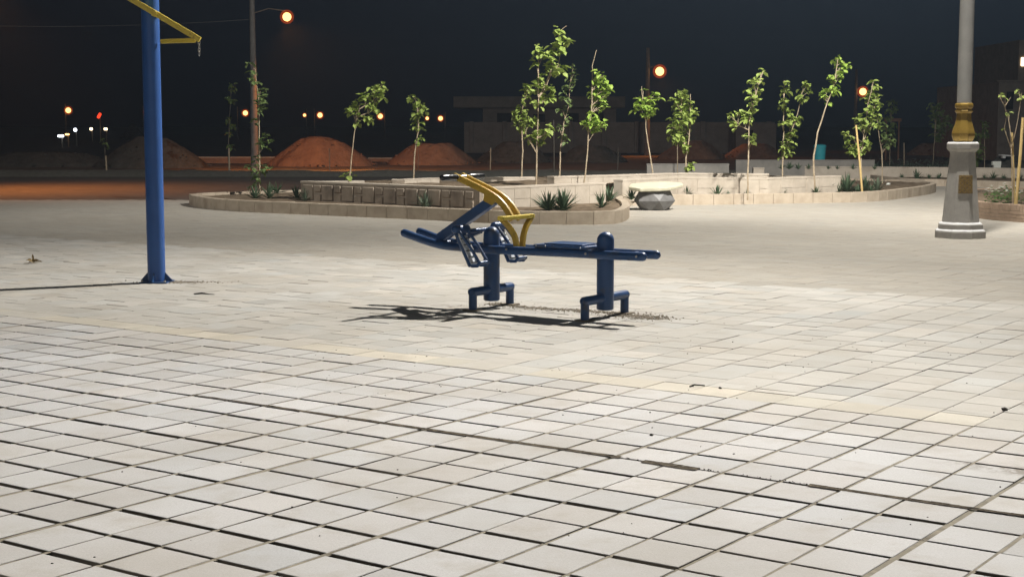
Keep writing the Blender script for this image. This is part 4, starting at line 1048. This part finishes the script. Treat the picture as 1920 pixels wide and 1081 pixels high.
glow(198,242,6.5,4.5,150,'warmlamp','right of two small warm lights left of the blue pole','marker_light','light')
glow(186,217,5.5,11,150,'redlamp','slanted red neon light between the warm lights at left','neon_sign','sign',30)
# overhead cable
b = MB(); y_ = 51
b.tube([P(x, 36+14*(1-((x-90)/390.)**2), y_) for x in range(-300, 481, 60)], .006, n=6)
tag(b.build('overhead_cable', M['concretepole'], loc=P(90,60,y_)), 'thin faint overhead cable reaching the concrete roadside pole from the left', 'cable')
light('SPOT', 'sodium_light', (-12.5, 36.5, 5.0), 2600, OC, .12, aim=(-11.5, 36.5, 0), cone=120)
light('POINT', 'sodium_light', (-16, 58, 5.0), 40, OC, .12)

# red lit barrier bands at far right
b = MB(); a = P(1658,226,70); c = P(1690,224,70); b.box((a+c)/2, ((c-a).length,.1,.14)); b.box(Vector((a.x+.1,70,a.z/2)), (.06,.06,a.z+.1)); b.box(Vector((c.x-.1,70,a.z/2)), (.06,.06,a.z+.1))
tag(b.build('crossbar_frame', M['earth'], loc=(a.x,70,0)), 'reddish horizontal bar in the dark right of the staked sapling', 'frame')
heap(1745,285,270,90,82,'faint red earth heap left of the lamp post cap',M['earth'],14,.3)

# ------------------------------------------------------------------ small things on the paving
g = G(63, 494)
b = MB()
def twist_leaf(b, c, L, wd, a, lift):
    h = Vector((math.cos(a), math.sin(a), lift)).normalized(); sd = h.cross(Vector((0,0,1))).normalized(); vs_ = []
    for s in range(6):
        f_ = s/5; ww = wd*math.sin(math.pi*min(.97, f_+.06)); p = c+h*L*f_+Vector((0,0,.02*math.sin(f_*3)))
        sd2 = (sd+Vector((0,0,1))*math.sin(f_*3)).normalized(); vs_ += [p-sd2*ww/2, p+Vector((0,0,-.004)), p+sd2*ww/2]
    b.add(vs_, [q for s in range(5) for q in ((s*3,s*3+1,s*3+4,s*3+3),(s*3+1,s*3+2,s*3+5,s*3+4))])
twist_leaf(b, g+Vector((-.06,0,.012)), .15, .05, R(8), .05); twist_leaf(b, g+Vector((0,0,.012)), .10, .03, R(120), 1.4); twist_leaf(b, g+Vector((.01,-.01,.01)), .09, .04, R(190), .3)
b.tube([g+Vector((-.09,-.05,.006)), g+Vector((0,-.02,.01)), g+Vector((.08,.02,.02))], .003, n=5)
tag(b.build('dry_leaf', M['dry'], fix=False, loc=g), 'curled dry leaf with its stalk on the paving at far left', 'leaf')
for (px, py, s, l) in [(1222,816,.011,'dark pebble lying alone on the pale tiles below the machine'),(1350,728,.012,'dark pebble right of a tile joint below the yellow tile band'),(1884,769,.018,'largest dark pebble near the right frame edge'),(1298,724,.008,'dark crumb beside the short twig on the yellow tile band')]:
    b = MB(); c = G(px, py); pebble(b, c+Vector((0,0,s*.4)), s); tag(b.build('pebble', M['debris'], loc=c), l, 'pebble', 'single dark pebbles on the tiles')
b = MB(); c = G(378, 552); b.tube([c+Vector((-.07,0,.006)), c+Vector((0,.01,.012)), c+Vector((.06,-.008,.006)), c+Vector((.12,-.02,.004))], [.006,.009,.005,.002], n=6); b.tube([c+Vector((0,.01,.012)), c+Vector((.02,.04,.01))], .004, n=5)
tag(b.build('twig', M['debris'], loc=c), 'short dark twig on the paving right of the blue pole foot', 'twig', 'twigs on the paving')
b = MB(); c = G(1302, 724); b.tube([c+Vector((-.03,-.03,.005)), c+Vector((0,0,.01)), c+Vector((.06,.0,.005))], [.004,.005,.004], n=6)
tag(b.build('twig', M['debris'], loc=c), 'small bent twig on the yellow tile band below the right post', 'twig', 'twigs on the paving')
b = MB()
for k in range(420):
    if k < 120: c = G(random.uniform(560,1900), random.triangular(600, 800, 660))
    elif k < 160: c = G(random.uniform(0,1900), random.uniform(600,1060))
    elif k < 300: q = random.gauss(0,.35); c = Lc(random.uniform(-.9,.9), .12+q*.5, 0)
    else: u = -1.5+random.random()*-4.0; c = UA*random.uniform(-4.4,-1.6)+UB*(5.862+random.gauss(0,.006)); c.z = 0
    pebble(b, c+Vector((0,0,.001)), random.uniform(.002,.0055))
tag(b.build('dark_crumbs', M['debris'], fix=False), 'scattered dark crumbs of soil over the paving tiles', 'crumbs', kind='stuff')
b = MB()
for k in range(1500):
    if k < 900: x = random.uniform(-.75,1.0); c = Lc(x, .20+.05*math.sin(x*5)+random.gauss(0,.055), 0)
    elif k < 1200: c = Lc(.75+random.gauss(0,.14), .18+random.gauss(0,.09), 0)
    else: c = BP+Vector((random.gauss(.2,.22), random.gauss(0,.07), 0))
    pebble(b, c+Vector((0,0,.002)), random.uniform(.003,.009))
tag(b.build('dried_mud_crumbs', M['mud'], fix=False), 'dried mud crumbs scattered around the machine feet and pole foot', 'mud', kind='stuff')
for (px, py, z, s, l) in [(1147,374,.17,.045,'white stone in the bed at the kerb bend'),(1665,347,.17,.06,'white stone at the end of the bushy plants'),(582,402,0,.03,'small pale stone on the paving at the kerb foot')]:
    c = G(px, py, z); b = MB(); pebble(b, c+Vector((0,0,s*.4)), s); tag(b.build('white_stone', M['flower'], bevel=.004, loc=c), l, 'stone', 'pale stones')

scene.render.engine = 'CYCLES'
scene.cycles.max_bounces = 6

# ------------------------------------------------------------------ dusty night air
hm = bpy.data.materials.new('haze'); hm.use_nodes = True; hn = hm.node_tree; hn.nodes.remove(hn.nodes['Principled BSDF'])
pv_ = hn.nodes.new('ShaderNodeVolumePrincipled'); pv_.inputs['Density'].default_value = .0006; pv_.inputs['Color'].default_value = (.62,.80,1,1); pv_.inputs['Anisotropy'].default_value = .2
hn.links.new(pv_.outputs[0], hn.nodes['Material Output'].inputs['Volume'])
b = MB(); b.box((0, 130, 9), (320, 360, 20.4)); hz = b.build('haze', hm); hz['kind'] = 'stuff'
